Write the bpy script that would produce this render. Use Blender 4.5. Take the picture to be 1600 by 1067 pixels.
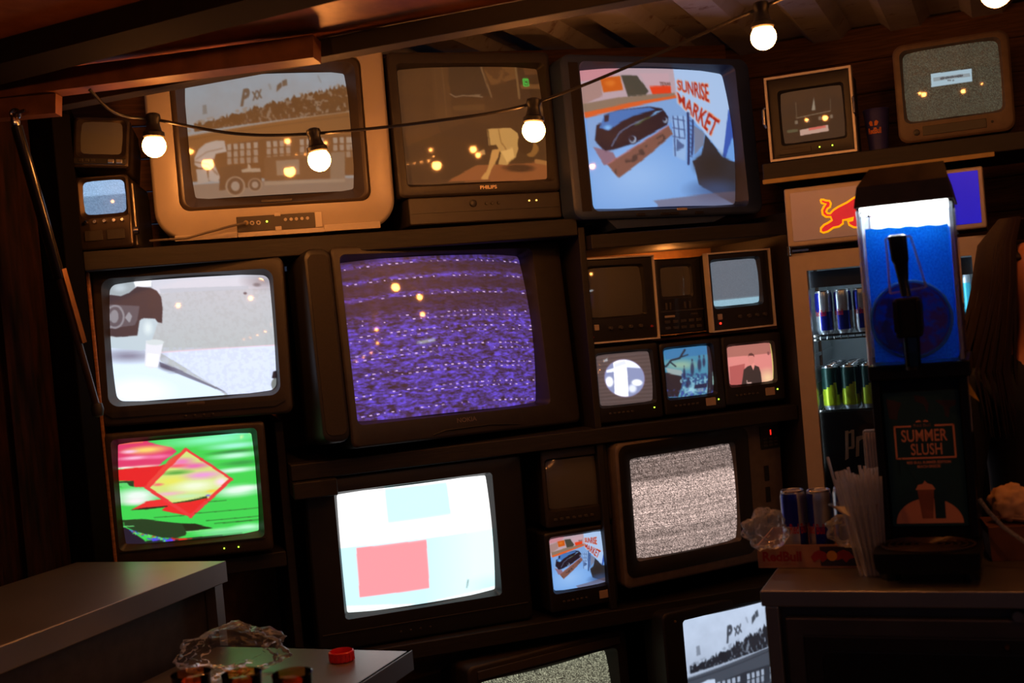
import bpy, math, random
import numpy as np
from mathutils import Vector, Matrix

# ------------------------------------------------------------------ scene, camera, world, exposure
for o in list(bpy.data.objects): bpy.data.objects.remove(o, do_unlink=True)
sc = bpy.context.scene
COL = sc.collection
R = math.radians
CAM_P = np.array([0., 0., 1.56]); FPX = 1900.; CX, CY = 800., 533.5
PITCH, ROLL = R(-1.4), R(-5.1)
cd = bpy.data.cameras.new('camera'); cam = bpy.data.objects.new('camera', cd); COL.objects.link(cam)
cd.sensor_width = 36; cd.lens = 36*FPX/1600; cd.clip_start = .05
cam.location = CAM_P
cam.matrix_world = Matrix.Translation(CAM_P) @ (Matrix.Rotation(math.pi/2+PITCH, 4, 'X') @ Matrix.Rotation(ROLL, 4, 'Z'))
cd.dof.use_dof = True; cd.dof.focus_distance = 3.45; cd.dof.aperture_fstop = 3.2
sc.camera = cam
wd = bpy.data.worlds.new('night'); sc.world = wd; wd.use_nodes = True
wd.node_tree.nodes['Background'].inputs[0].default_value = (.30, .42, .75, 1)
wd.node_tree.nodes['Background'].inputs[1].default_value = .045
sc.view_settings.view_transform = 'Standard'; sc.view_settings.look = 'None'
sc.view_settings.exposure = 0; sc.view_settings.gamma = 1; sc.view_settings.use_curve_mapping = False
BULB_W = 150.          # radiance of the warm string-light bulbs
rng = random.Random(4); nrng = np.random.default_rng(7)

# ------------------------------------------------------------------ geometry of the place
RC = np.array((Matrix.Rotation(math.pi/2+PITCH, 3, 'X') @ Matrix.Rotation(ROLL, 3, 'Z')))
def ray(px, py): return RC @ np.array([(px-CX)/FPX, -(py-CY)/FPX, -1.])
W = R(16)                                                  # the television rack stands at an angle to the room
WU = np.array([math.cos(W), math.sin(W), 0]); WN = np.array([-math.sin(W), math.cos(W), 0]); WO = np.array([0, 3.7, 0.])
def wp(u, v, z): return WO + WU*u + WN*v + np.array([0, 0, z])
RY = R(-22)                                                # the room's own axes (fridge, counters, roof)
E1 = np.array([math.cos(RY), math.sin(RY), 0]); E2 = np.array([-math.sin(RY), math.cos(RY), 0]); R0 = np.array([.862, 3.70, 0])
def rw(a, v, z): return R0 + a*E1 + v*E2 + np.array([0, 0, z])
def room(px, py, v):
    r = ray(px, py); t = ((R0-CAM_P) @ E2 + v)/(r @ E2); d = CAM_P + t*r - R0
    return np.array([d @ E1, d @ E2, d[2]])
def hit(px, py, p0, n):
    r = ray(px, py); t = ((np.asarray(p0)-CAM_P) @ n)/(r @ n); return CAM_P + t*r

# ------------------------------------------------------------------ helpers: meshes
class MB:
    def __init__(s, off=(0, 0, 0)): s.v = []; s.f = []; s.m = []; s.off = off
    def add(s, vs, fs, mi=0):
        b = len(s.v); s.v += [tuple(float(c) for c in p) for p in vs]; s.f += [tuple(b+i for i in f) for f in fs]; s.m += [mi]*len(fs); return s
    def box(s, x0, x1, y0, y1, z0, z1, mi=0):
        return s.add([(x0,y0,z0),(x1,y0,z0),(x1,y1,z0),(x0,y1,z0),(x0,y0,z1),(x1,y0,z1),(x1,y1,z1),(x0,y1,z1)],
                     [(0,3,2,1),(4,5,6,7),(0,1,5,4),(1,2,6,5),(2,3,7,6),(3,0,4,7)], mi)
    def loft(s, rings, caps=(True, True), mi=0):
        n = len(rings[0]); vs = [p for r in rings for p in r]; fs = []
        for k in range(len(rings)-1):
            for i in range(n):
                j = (i+1) % n; fs.append((k*n+i, k*n+j, (k+1)*n+j, (k+1)*n+i))
        if caps[0]: fs.append(tuple(range(n-1, -1, -1)))
        if caps[1]: fs.append(tuple((len(rings)-1)*n+i for i in range(n)))
        return s.add(vs, fs, mi)
    def rbox(s, x0, x1, y0, y1, z0, z1, r=.01, e=.004, mi=0, seg=4):
        """box seen from -y with rounded outline and softened front and back edges"""
        cx, cz, w, h = (x0+x1)/2, (z0+z1)/2, x1-x0, z1-z0
        def ring(y, k): return [(cx+x, y, cz+z) for x, z in rrect(w-2*k, h-2*k, max(r-k, .0005), seg)]
        return s.loft([ring(y0, e), ring(y0+e*.35, e*.3), ring(y0+e, 0), ring(y1-e, 0), ring(y1, e)], mi=mi)
    def cyl(s, p, q, r0, r1=None, n=14, mi=0, caps=(True, True)):
        r1 = r0 if r1 is None else r1; return s.tube([p, q], [r0, r1], n, mi, caps)
    def tube(s, pts, rad, n=8, mi=0, caps=(True, True)):
        pts = [np.asarray(p, float) for p in pts]; rad = [rad]*len(pts) if not hasattr(rad, '__len__') else rad
        rings = []; up = None
        for i, p in enumerate(pts):
            d = pts[min(i+1, len(pts)-1)] - pts[max(i-1, 0)]; d = d/(np.linalg.norm(d)+1e-12)
            if up is None: up = np.array([0, 0, 1.]) if abs(d[2]) < .9 else np.array([1., 0, 0])
            x = np.cross(up, d); x /= np.linalg.norm(x)+1e-12; y = np.cross(d, x); up = y
            rings.append([p + rad[i]*(math.cos(2*math.pi*k/n)*x + math.sin(2*math.pi*k/n)*y) for k in range(n)])
        return s.loft(rings, caps, mi)
    def lathe(s, prof, n=24, mi=0, c=(0, 0, 0)):
        rings = [[(c[0]+r*math.cos(2*math.pi*k/n), c[1]+r*math.sin(2*math.pi*k/n), c[2]+z) for k in range(n)] for r, z in prof]
        return s.loft(rings, (True, True), mi)
    def prism(s, poly, y0, y1, mi=0):                      # polygon in x,z extruded along y
        return s.loft([[(x, y0, z) for x, z in poly], [(x, y1, z) for x, z in poly]], mi=mi)
    def beam(s, p, q, w, h, up=(0, 0, 1), mi=0):           # square bar from p to q
        p, q, up = np.asarray(p, float), np.asarray(q, float), np.asarray(up, float); d = q-p; d /= np.linalg.norm(d)
        x = np.cross(d, up); x /= np.linalg.norm(x); y = np.cross(x, d)
        return s.loft([[c + x*a*w/2 + y*b*h/2 for a, b in ((-1,-1),(1,-1),(1,1),(-1,1))] for c in (p, q)], mi=mi)
    def build(s, name, mats, parent=None, smooth=False, flip=True):
        me = bpy.data.meshes.new(name); o = s.off
        me.from_pydata([(x+o[0], y+o[1], z+o[2]) for x, y, z in s.v], [], s.f)
        for m in (mats if isinstance(mats, (list, tuple)) else [mats]): me.materials.append(m)
        me.polygons.foreach_set('material_index', s.m)
        if smooth: me.shade_smooth(); me.set_sharp_from_angle(angle=R(38))
        if flip:
            import bmesh
            b = bmesh.new(); b.from_mesh(me); bmesh.ops.recalc_face_normals(b, faces=b.faces); b.to_mesh(me); b.free()
        me.update()
        ob = bpy.data.objects.new(name, me); COL.objects.link(ob)
        if parent: ob.parent = parent
        return ob
def rrect(w, h, r, seg=4):
    r = min(r, w/2-1e-5, h/2-1e-5); out = []
    for cx, cz, a0 in ((w/2-r, h/2-r, 0), (-w/2+r, h/2-r, 90), (-w/2+r, -h/2+r, 180), (w/2-r, -h/2+r, 270)):
        for k in range(seg+1):
            a = R(a0+90*k/seg); out.append((cx+r*math.cos(a), cz+r*math.sin(a)))
    return out
def thing(name, label, cat, loc, rot=(0, 0, 0), group=None, mode='XYZ'):
    o = bpy.data.objects.new(name, None); COL.objects.link(o); o.empty_display_size = .05
    o.location = loc; o.rotation_mode = mode; o.rotation_euler = rot
    return tag(o, label, cat, group)
def tag(o, label=None, cat=None, group=None, kind=None):
    if label: o['label'] = label
    if cat: o['category'] = cat
    if group: o['group'] = group
    if kind: o['kind'] = kind
    return o
def copy_tree(o, parent=None):
    c = o.copy(); COL.objects.link(c)
    if parent: c.parent = parent
    for ch in list(o.children): copy_tree(ch, c)
    return c
def text_tris(s, bold=.0):
    cu = bpy.data.curves.new('t', 'FONT'); cu.body = s; cu.size = 1; cu.offset = bold; cu.resolution_u = 3
    ob = bpy.data.objects.new('t', cu); COL.objects.link(ob)
    dg = bpy.context.evaluated_depsgraph_get(); me = ob.evaluated_get(dg).to_mesh(); me.calc_loop_triangles()
    v = np.array([p.co[:2] for p in me.vertices]); t = [tuple(x.vertices) for x in me.loop_triangles]
    ob.evaluated_get(dg).to_mesh_clear(); bpy.data.objects.remove(ob); bpy.data.curves.remove(cu)
    v = (v-v.min(0))/(v.max(0)-v.min(0)); return v, t       # normalised to a unit box
def lettering(name, s, x0, x1, z0, z1, y, mat, parent, off=(0, 0, 0), bold=.02, wrap=None):
    v, t = text_tris(s, bold); mb = MB(off)
    if wrap:                                                 # wrapped round a can of radius wrap
        vs = []
        for a, b in v:
            an = x0 + (x1-x0)*a; vs.append((wrap*math.sin(an), -wrap*math.cos(an), z0+(z1-z0)*b))
    else: vs = [(x0+(x1-x0)*a, y, z0+(z1-z0)*b) for a, b in v]
    mb.add(vs, t); return mb.build(name, mat, parent, flip=False)

# ------------------------------------------------------------------ helpers: materials
def srgb(c): return tuple((x/255/12.92 if x/255 <= .04045 else ((x/255+.055)/1.055)**2.4) for x in c)
_M = {}
def mat(name, col, rough=.5, metal=0., var=.25, scale=30., bump=.0, coat=0., stretch=(1, 1, 1), col2=None, emit=None, es=0., spec=.5):
    if name in _M: return _M[name]
    m = bpy.data.materials.new(name); m.use_nodes = True; nt = m.node_tree; N = nt.nodes; L = nt.links; b = N['Principled BSDF']
    b.inputs['Roughness'].default_value = rough; b.inputs['Metallic'].default_value = metal
    b.inputs['Coat Weight'].default_value = coat; b.inputs['Specular IOR Level'].default_value = spec
    tc = N.new('ShaderNodeTexCoord'); mp = N.new('ShaderNodeMapping'); mp.inputs['Scale'].default_value = stretch
    ns = N.new('ShaderNodeTexNoise'); ns.inputs['Scale'].default_value = scale; ns.inputs['Detail'].default_value = 5
    cr = N.new('ShaderNodeValToRGB'); c = srgb(col); d = srgb(col2) if col2 else tuple(x*(1-var) for x in c)
    cr.color_ramp.elements[0].position = .35; cr.color_ramp.elements[1].position = .65
    cr.color_ramp.elements[0].color = (*d, 1); cr.color_ramp.elements[1].color = (*c, 1)
    L.new(tc.outputs['Object'], mp.inputs[0]); L.new(mp.outputs[0], ns.inputs['Vector']); L.new(ns.outputs['Fac'], cr.inputs[0]); L.new(cr.outputs[0], b.inputs['Base Color'])
    if bump:
        bp = N.new('ShaderNodeBump'); bp.inputs['Strength'].default_value = bump; bp.inputs['Distance'].default_value = .004
        L.new(ns.outputs['Fac'], bp.inputs['Height']); L.new(bp.outputs[0], b.inputs['Normal'])
    if emit: b.inputs['Emission Color'].default_value = (*srgb(emit), 1); b.inputs['Emission Strength'].default_value = es
    _M[name] = m; return m
def clear(name, tint=(255, 255, 255), rough=.03, ior=1.45, dens=0.):
    """thin clear plastic or glass: see-through with fresnel reflection"""
    if name in _M: return _M[name]
    m = bpy.data.materials.new(name); m.use_nodes = True; nt = m.node_tree; N = nt.nodes; L = nt.links; N.remove(N['Principled BSDF'])
    out = N['Material Output']; tr = N.new('ShaderNodeBsdfTransparent'); tr.inputs[0].default_value = (*srgb(tint), 1)
    gl = N.new('ShaderNodeBsdfGlossy'); gl.inputs['Roughness'].default_value = rough; gl.inputs[0].default_value = (.9, .9, .9, 1)
    fr = N.new('ShaderNodeFresnel'); fr.inputs[0].default_value = ior; mx = N.new('ShaderNodeMixShader')
    L.new(fr.outputs[0], mx.inputs[0]); L.new(tr.outputs[0], mx.inputs[1]); L.new(gl.outputs[0], mx.inputs[2]); last = mx
    if dens:
        df = N.new('ShaderNodeBsdfTranslucent'); df.inputs[0].default_value = (.8, .8, .8, 1); d2 = N.new('ShaderNodeBsdfDiffuse'); d2.inputs[0].default_value = (.8, .8, .8, 1)
        ad = N.new('ShaderNodeMixShader'); L.new(df.outputs[0], ad.inputs[1]); L.new(d2.outputs[0], ad.inputs[2])
        ns = N.new('ShaderNodeTexNoise'); ns.inputs['Scale'].default_value = 25; ma = N.new('ShaderNodeMath'); ma.operation = 'MULTIPLY'; ma.inputs[1].default_value = dens*2
        L.new(ns.outputs['Fac'], ma.inputs[0]); m2 = N.new('ShaderNodeMixShader'); L.new(ma.outputs[0], m2.inputs[0]); L.new(mx.outputs[0], m2.inputs[1]); L.new(ad.outputs[0], m2.inputs[2]); last = m2
    L.new(last.outputs[0], out.inputs[0]); _M[name] = m; return m
def glow(name, col, s):
    if name in _M: return _M[name]
    m = bpy.data.materials.new(name); m.use_nodes = True; b = m.node_tree.nodes['Principled BSDF']
    b.inputs['Base Color'].default_value = (.5, .5, .5, 1); b.inputs['Emission Color'].default_value = (*srgb(col), 1); b.inputs['Emission Strength'].default_value = s
    _M[name] = m; return m
def screen_mat(s):
    nm = 'crt_glass_%.2f' % s
    if nm in _M: return _M[nm]
    m = bpy.data.materials.new(nm); m.use_nodes = True; nt = m.node_tree; b = nt.nodes['Principled BSDF']
    b.inputs['Base Color'].default_value = (.10, .10, .097, 1); b.inputs['Roughness'].default_value = .06
    at = nt.nodes.new('ShaderNodeAttribute'); at.attribute_name = 'picture'
    nt.links.new(at.outputs['Color'], b.inputs['Emission Color']); b.inputs['Emission Strength'].default_value = s
    m.cycles.emission_sampling = 'NONE' if s < .3 else 'FRONT'
    _M[nm] = m; return m
black = mat('black_plastic', (31, 29, 28), .45, var=.2); dark = mat('dark_plastic', (43, 38, 35), .5, var=.2, bump=.03)
char = mat('charcoal_plastic', (66, 62, 60), .45, var=.15); navy = mat('blue_plastic', (44, 58, 92), .42, var=.15)
silver = mat('silver_paint', (172, 162, 150), .36, var=.06, scale=8); grille = mat('speaker_cloth', (34, 28, 26), .8, var=.4, scale=300)
alu = mat('aluminium', (190, 188, 184), .35, 1, var=.15); edgew = mat('edge_white', (214, 206, 200), .4, .1, var=.08); chrome = mat('chrome', (205, 205, 205), .16, 1, var=.08)
woodv = mat('wood_veneer', (92, 62, 40), .5, col2=(64, 40, 26), scale=18, stretch=(1, 1, 12)); gold = mat('gunmetal', (118, 102, 82), .30, .75, var=.15)
rackwood = mat('rack_wood', (24, 19, 17), .65, col2=(15, 12, 11), scale=14, stretch=(1, 8, 8), bump=.2)
ply = mat('plywood', (150, 100, 58), .65, col2=(116, 74, 42), scale=10, stretch=(2, 2, 14), bump=.1)
steel = mat('brushed_steel', (160, 158, 154), .36, .9, var=.12, scale=5, bump=.02)
label_grey = mat('logo_print', (196, 176, 150), .35, .4, var=.05); paper = mat('paper_tape', (170, 150, 140), .8, var=.1)
grn = glow('led_green', (190, 255, 60), 3.); redl = glow('led_red', (255, 30, 20), 2.4); amber = glow('led_amber', (255, 190, 90), 2.5)

# ------------------------------------------------------------------ painter for what the screens show
class Pic:
    """raster of one screen, painted in the coordinates of a picture crop; quad = corners of the screen there"""
    def __init__(s, quad, crop=(1, 0, 0), n=(200, 150)):
        k, ox, oy = crop; q = [((x-ox)*k, (y-oy)*k) for x, y in quad]
        A = []; B = []
        for (u, v), (x, y) in zip(((0,0),(1,0),(1,1),(0,1)), q):
            A += [[u,v,1,0,0,0,-u*x,-v*x],[0,0,0,u,v,1,-u*y,-v*y]]; B += [x, y]
        h = np.linalg.solve(np.array(A, float), np.array(B, float)); s.n = n
        u, v = np.meshgrid((np.arange(n[0]*2)+.5)/(n[0]*2), (np.arange(n[1]*2)+.5)/(n[1]*2)); s.U, s.V = u, v
        d = h[6]*u+h[7]*v+1; s.X = (h[0]*u+h[1]*v+h[2])/d; s.Y = (h[3]*u+h[4]*v+h[5])/d
        s.a = np.zeros((*u.shape, 3))
    def mix(s, m, c, al=1.):
        c = np.asarray(c, float)/255; m = (np.asarray(m, float)*al)[..., None]; s.a = s.a*(1-m)+c*m
    def fill(s, c): s.a[:] = np.asarray(c, float)/255
    def poly(s, pts, c, al=1.):
        m = np.zeros(s.X.shape, bool)
        for i in range(len(pts)):
            (x0, y0), (x1, y1) = pts[i], pts[i-1]
            if y0 == y1: continue
            m ^= ((y0 > s.Y) != (y1 > s.Y)) & (s.X < (x1-x0)*(s.Y-y0)/(y1-y0)+x0)
        s.mix(m, c, al)
    def ell(s, x, y, rx, ry, c, al=1., soft=0., rot=0.):
        dx, dy = s.X-x, s.Y-y; ca, sa = math.cos(R(rot)), math.sin(R(rot))
        d = np.sqrt(((dx*ca+dy*sa)/rx)**2+((dy*ca-dx*sa)/ry)**2)
        s.mix(np.clip((1-d)/soft, 0, 1) if soft else d < 1, c, al)
    def line(s, pts, w, c, al=1.):
        m = np.zeros(s.X.shape, bool)
        for (x0, y0), (x1, y1) in zip(pts, pts[1:]):
            dx, dy = x1-x0, y1-y0; t = np.clip(((s.X-x0)*dx+(s.Y-y0)*dy)/(dx*dx+dy*dy+1e-9), 0, 1)
            m |= (s.X-x0-t*dx)**2+(s.Y-y0-t*dy)**2 < w*w/4
        s.mix(m, c, al)
    def text(s, st, q, c, bold=.03):
        v, t = text_tris(st, bold); (a, b, d, e) = [np.array(p, float) for p in q]      # TL TR BR BL
        P = [(a*(1-x)+b*x)*y+(e*(1-x)+d*x)*(1-y) for x, y in v]
        m = np.zeros(s.X.shape, bool)
        for i, j, k in t:
            A, B, C = P[i], P[j], P[k]
            f = lambda p, r: (r[0]-p[0])*(s.Y-p[1])-(r[1]-p[1])*(s.X-p[0])
            x, y, z = f(A, B), f(B, C), f(C, A); m |= ((x >= 0) & (y >= 0) & (z >= 0)) | ((x <= 0) & (y <= 0) & (z <= 0))
        s.mix(m, c)
    def fbm(s, sx, sy, seed=0):
        g = np.random.default_rng(seed); o = np.zeros(s.X.shape); w = 1.; tot = 0
        for k in range(4):
            nx, ny = int(sx*2**k)+2, int(sy*2**k)+2; r = g.random((ny, nx)); x = s.U*(nx-1.001); y = s.V*(ny-1.001)
            i, j = x.astype(int), y.astype(int); fx, fy = x-i, y-j
            o += w*((r[j, i]*(1-fx)+r[j, i+1]*fx)*(1-fy)+(r[j+1, i]*(1-fx)+r[j+1, i+1]*fx)*fy); tot += w; w *= .6
        return o/tot
    def out(s, blur=0):
        h, w = s.n[1], s.n[0]; a = s.a.reshape(h, 2, w, 2, 3).mean((1, 3))
        for _ in range(blur):
            p = np.pad(a, ((1, 1), (1, 1), (0, 0)), 'edge'); a = (p[:-2, 1:-1]+p[2:, 1:-1]+p[1:-1, :-2]+p[1:-1, 2:]+2*a)/6
        return np.clip(a, 0, 1)
def static(n, lo, hi, tint, bands=None, seed=1):
    g = np.random.default_rng(seed); a = g.random((n[1], n[0])); b = g.random((n[1], n[0])); a = a*.8+b*.2
    a = lo+(hi-lo)*a**1.15
    if bands is not None: a = a*bands[:, None]
    return np.clip(a[..., None]*np.array(tint)/255, 0, 1)

# ------------------------------------------------------------------ televisions
TVP = {}
def tv(name, label, pose, scr, outer, body=black, bez=None, depth=.36, pic=None, es=1., curve=1.2, lip=.02, rad=.02, srad=.02, back=.62, res=(120, 90), world=None, ring=None, taper=.12):
    """pose = u,v,z,yaw,pitch,roll of the front plane on the rack; scr/outer = x0,x1,z0,z1 on that plane"""
    x0, x1, z0, z1 = outer; off = (0, 0, -z0)
    if world is None:
        u, v, z, ya, pi_, ro = pose; P = wp(u, v, z); rot = (R(pi_), R(ro), W+R(ya))
    else: P, ya = world; rot = (0, 0, ya); pi_ = ro = 0
    Rm = Matrix.Rotation(rot[2], 3, 'Z') @ Matrix.Rotation(rot[0], 3, 'X') @ Matrix.Rotation(rot[1], 3, 'Y')
    base = np.asarray(P) + np.array(Rm @ Vector((0, 0, z0)))
    t = thing(name, label, 'television', base, rot, mode='YXZ')
    cx, cz, w, h = (x0+x1)/2, (z0+z1)/2, x1-x0, z1-z0; sx, sz, sw, sh = (scr[0]+scr[1])/2, (scr[2]+scr[3])/2, scr[1]-scr[0], scr[3]-scr[2]
    gy = lambda x, z: ((x-sx)**2+(z-sz)**2)/(2*curve)+.002
    ymax = gy(scr[1], scr[3])
    # housing: a front block, then the tapering back of the tube
    b = MB(off)
    def ring_(y, sc_, dz=0, r=rad): return [(cx+x*sc_, y, cz+dz+z*sc_) for x, z in rrect(w, h, r, 4)]
    y1 = max(taper, ymax+.02)
    b.loft([ring_(ymax+.006, .9), ring_(ymax+.0055, .985), ring_(y1, .985), ring_(y1+.01, .95), ring_(depth*.9, back, -.06*h), ring_(depth, back*.93, -.06*h)]); b.build('housing', body, t, True)
    # bezel: outer skin, front face, slope down to the glass
    b = MB(off); seg = 6; o = rrect(w, h, rad, seg); i0 = rrect(sw+2*lip, sh+2*lip, srad+lip*.6, seg); i1 = rrect(sw, sh, srad, seg)
    e = min(.006, rad*.5)
    rings = [[(cx+x, ymax+.03, cz+z) for x, z in o], [(cx+x, e, cz+z) for x, z in o], [(cx+x*(1-1.2*e/w), e*.25, cz+z*(1-1.2*e/h)) for x, z in o], [(cx+x*(1-2.6*e/w), 0, cz+z*(1-2.6*e/h)) for x, z in o],
             [(sx+x, 0, sz+z) for x, z in i0], [(sx+x*.995, .002, sz+z*.995) for x, z in i0], [(sx+x, gy(sx+x, sz+z)-.0006, sz+z) for x, z in i1], [(sx+x*.98, gy(sx+x, sz+z)+.004, sz+z*.98) for x, z in i1]]
    b.loft(rings, (False, False)); b.build('bezel', bez or body, t, True)
    # curved glass carrying the picture
    nx, ny = res; gx, gz = np.meshgrid(np.linspace(-.51, .51, nx), np.linspace(.51, -.51, ny)); X = sx+gx*sw; Z = sz+gz*sh; Y = ((X-sx)**2+(Z-sz)**2)/(2*curve)+.002
    vs = np.stack([X, Y, Z-z0], -1).reshape(-1, 3); ii = (np.arange(ny-1)[:, None]*nx+np.arange(nx-1)[None]).ravel()
    fs = np.stack([ii, ii+nx, ii+nx+1, ii+1], -1); me = bpy.data.meshes.new('screen')
    me.vertices.add(len(vs)); me.vertices.foreach_set('co', vs.ravel().astype(np.float32)); me.loops.add(fs.size); me.loops.foreach_set('vertex_index', fs.ravel().astype(np.int32))
    me.polygons.add(len(fs)); me.polygons.foreach_set('loop_start', (np.arange(len(fs))*4).astype(np.int32)); me.update(calc_edges=True); me.shade_smooth()
    if pic is None: rgb = np.zeros((ny, nx, 3)); es = 0
    else:
        H, Wd = pic.shape[:2]; xi = np.clip(((gx+.5)*Wd-.5).round().astype(int), 0, Wd-1); yi = np.clip(((.5-gz)*H-.5).round().astype(int), 0, H-1); rgb = pic[yi, xi]
        rgb = np.where(rgb <= .04045, rgb/12.92, ((rgb+.055)/1.055)**2.4)
    ca = me.color_attributes.new('picture', 'FLOAT_COLOR', 'POINT'); ca.data.foreach_set('color', np.concatenate([rgb, np.ones((ny, nx, 1))], -1).astype(np.float32).ravel())
    me.materials.append(screen_mat(es)); so = bpy.data.objects.new('screen', me); COL.objects.link(so); so.parent = t
    TVP[name] = (t, off); t['zoff'] = 0; del t['zoff']
    return t, off
def knob(t, off, x, z, r, m, y=0, l=.01, name='knob'):
    b = MB(off); b.tube([(x, y+.004, z), (x, y-l*.8, z), (x, y-l, z)], [r, r, r*.8], 14); return b.build(name, m, t, True)
def plate(t, off, name, x0, x1, z0, z1, m, y=0, d=.004, r=.002, e=.001):
    b = MB(off); b.rbox(x0, x1, y-d, y+.003, z0, z1, r, e); return b.build(name, m, t)

# ------------------------------------------------------------------ the setting: a container bar
def struct(ob): ob['kind'] = 'structure'; return ob
def roomobj(mb, name, m, smooth=False):
    o = mb.build(name, m, None, smooth); o.location = R0; o.rotation_euler = (0, 0, RY); return o
concrete = mat('floor_concrete', (90, 84, 78), .8, var=.3, scale=6, bump=.1)
rust = mat('roof_paint_rust', (214, 212, 222), .6, col2=(196, 192, 202), scale=7, bump=.05)
def add_rust(m):
    nt = m.node_tree; N = nt.nodes; L = nt.links; b = N['Principled BSDF']; src = b.inputs['Base Color'].links[0].from_socket
    ns = N.new('ShaderNodeTexNoise'); ns.inputs['Scale'].default_value = 11; ns.inputs['Detail'].default_value = 9; ns.inputs['Roughness'].default_value = .7
    cr = N.new('ShaderNodeValToRGB'); cr.color_ramp.elements[0].position = .58; cr.color_ramp.elements[1].position = .7
    mx = N.new('ShaderNodeMix'); mx.data_type = 'RGBA'; tc = N.new('ShaderNodeTexCoord'); L.new(tc.outputs['Object'], ns.inputs['Vector'])
    L.new(ns.outputs['Fac'], cr.inputs[0]); L.new(cr.outputs[0], mx.inputs[0]); L.new(src, mx.inputs[6]); mx.inputs[7].default_value = (*srgb((120, 62, 30)), 1); L.new(mx.outputs[2], b.inputs['Base Color'])
add_rust(rust)
m_board = mat('brown_boards', (112, 74, 46), .7, col2=(78, 48, 28), scale=9, stretch=(1, 1, 14), bump=.25)
m_red = mat('flaking_red_paint', (34, 16, 13), .9, col2=(9, 5, 4), scale=7, stretch=(7, 7, 1.0), bump=.6, spec=.08)
b = MB(); b.box(-5, 5, -13, .95, -.05, 0); struct(roomobj(b, 'floor', concrete))
# corrugated roof sheet
b = MB(); prof = []; a = -1.9; pitch = .275; a0 = -.536-5*pitch
for k in range(14):
    s = a0+k*pitch; prof += [(s, 2.45), (s+.10, 2.45), (s+.137, 2.488), (s+.237, 2.488)]
vs = [(x, y, z) for y in (-1.2, .95) for x, z in prof]; n = len(prof)
b.add(vs, [(i, i+1, n+i+1, n+i) for i in range(n-1)]); struct(roomobj(b, 'ceiling', rust))
# back wall of horizontal boards, each its own piece
b = MB(); b.box(-2.0, 2.0, .92, .95, 0, 2.5); wb = struct(roomobj(b, 'wall_back', mat('wall_dark', (40, 28, 20), .8)))
b = MB(); b.rbox(-2.0, 2.0, .90, .922, 0, .118, .003, .003); plank = b.build('plank', m_board, wb); plank.location.z = 1.16
for k in range(1, 11):
    o = plank.copy(); COL.objects.link(o); o.location.z = 1.16+k*.12; o.parent = wb
b = MB(); b.box(1.55, 1.6, -1.2, .95, 0, 2.5); struct(roomobj(b, 'wall_right', mat('wall_dark', (40, 28, 20), .8)))
b = MB()
for k in range(14):
    y = -3.6+k*.17; b.box(-1.80, -1.74, y, y+.09, 0, 2.6); b.box(-1.80, -1.755, y+.09, y+.17, 0, 2.6)
struct(roomobj(b, 'wall_left', m_red))
b = MB(); b.rbox(-1.79, -1.70, -1.19, -1.12, 0, 2.199, .006, .003); struct(roomobj(b, 'trim_1', mat('post_black', (9, 7, 6), .9, spec=.05)))
hb = MB(); hb.rbox(-1.79, 1.55, -1.215, -1.155, 2.2, 2.243, .006, .002); struct(roomobj(hb, 'trim_2', mat('header_paint', (26, 17, 14), .7, var=.3)))

# hatch flap raised on a gas strut, hinged on the header
TILT = R(9); hn = -E2*math.sin(TILT)*-1; hd = -E2*math.cos(TILT)+np.array([0, 0, math.sin(TILT)]); hnorm = np.cross(E1, hd); hp0 = rw(0, -1.20, 2.248)
hnorm = hnorm if hnorm[2] > 0 else -hnorm
def onflap(px, py, below): return hit(px, py, hp0-hnorm*below, hnorm)
flap = thing('hatch_flap', 'brown steel hatch flap raised over the opening', 'hatch', hp0+E1*-.6)
fo = -(hp0+E1*-.6); m_flap = mat('flap_paint', (182, 110, 62), .42, col2=(160, 92, 50), scale=25, bump=.06); m_bar = mat('flap_bar_paint', (112, 70, 46), .5, col2=(90, 54, 34), scale=20, bump=.08)
b = MB(fo); c = [hp0+E1*-1.78, hp0+E1*1.5, hp0+E1*1.5+hd*1.5, hp0+E1*-1.78+hd*1.5]; b.loft([c, [p+hnorm*.02 for p in c]]); b.build('panel', m_flap, flap)
def flapbar(px0, px1, below, w, h, m, grow=(0, 0)):
    p, q = onflap(*px0, below), onflap(*px1, below); d = (q-p); p = p-d*grow[0]; q = q+d*grow[1]
    b = MB(fo); b.beam(p, q, w, h, hnorm); return b.build('frame_bar', m, flap)
flapbar((0, 141), (480, 79), .045, .045, .055, m_bar, (.25, .03))
flapbar((90, 74), (420, -12), .035, .10, .06, mat('flap_bar_dark', (20, 13, 11), .9, spec=.1), (.5, .6))
b = MB(fo); p = onflap(24, 172, .075); b.beam(onflap(-60, 178, .1), onflap(92, 164, .1), .03, .05, hnorm); b.build('bracket', m_bar, flap)
eb = onflap(24, 178, .125)
ey = thing('eye_bolt', 'small shiny eye bolt screwed into the hatch bracket', 'bolt', eb)
b = MB(); b.tube([(.011*math.cos(2*math.pi*k/14), 0, .011*math.sin(2*math.pi*k/14)) for k in range(15)], .004, 6, caps=(False, False)); b.build('eye', chrome, ey, True)
b = MB(); b.cyl((0, 0, 0), (.028, -.008, .006), .004); b.build('shank', chrome, ey, True)
st = hit(24, 190, eb, E2); sb = room(152, 640, -1.24); sb = rw(*sb)
strut = thing('gas_strut', 'black and chrome gas strut holding the hatch open at left', 'strut', sb); d = st-sb
b = MB(); b.cyl(d*0, d*.5, .0095, n=12); b.build('rod', mat('strut_brown', (70, 56, 50), .35, .6), strut, True)
b = MB(); b.cyl(d*.47, d*.985, .0145, n=14); b.build('cylinder', mat('strut_black', (24, 20, 20), .18, .3), strut, True)
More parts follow.
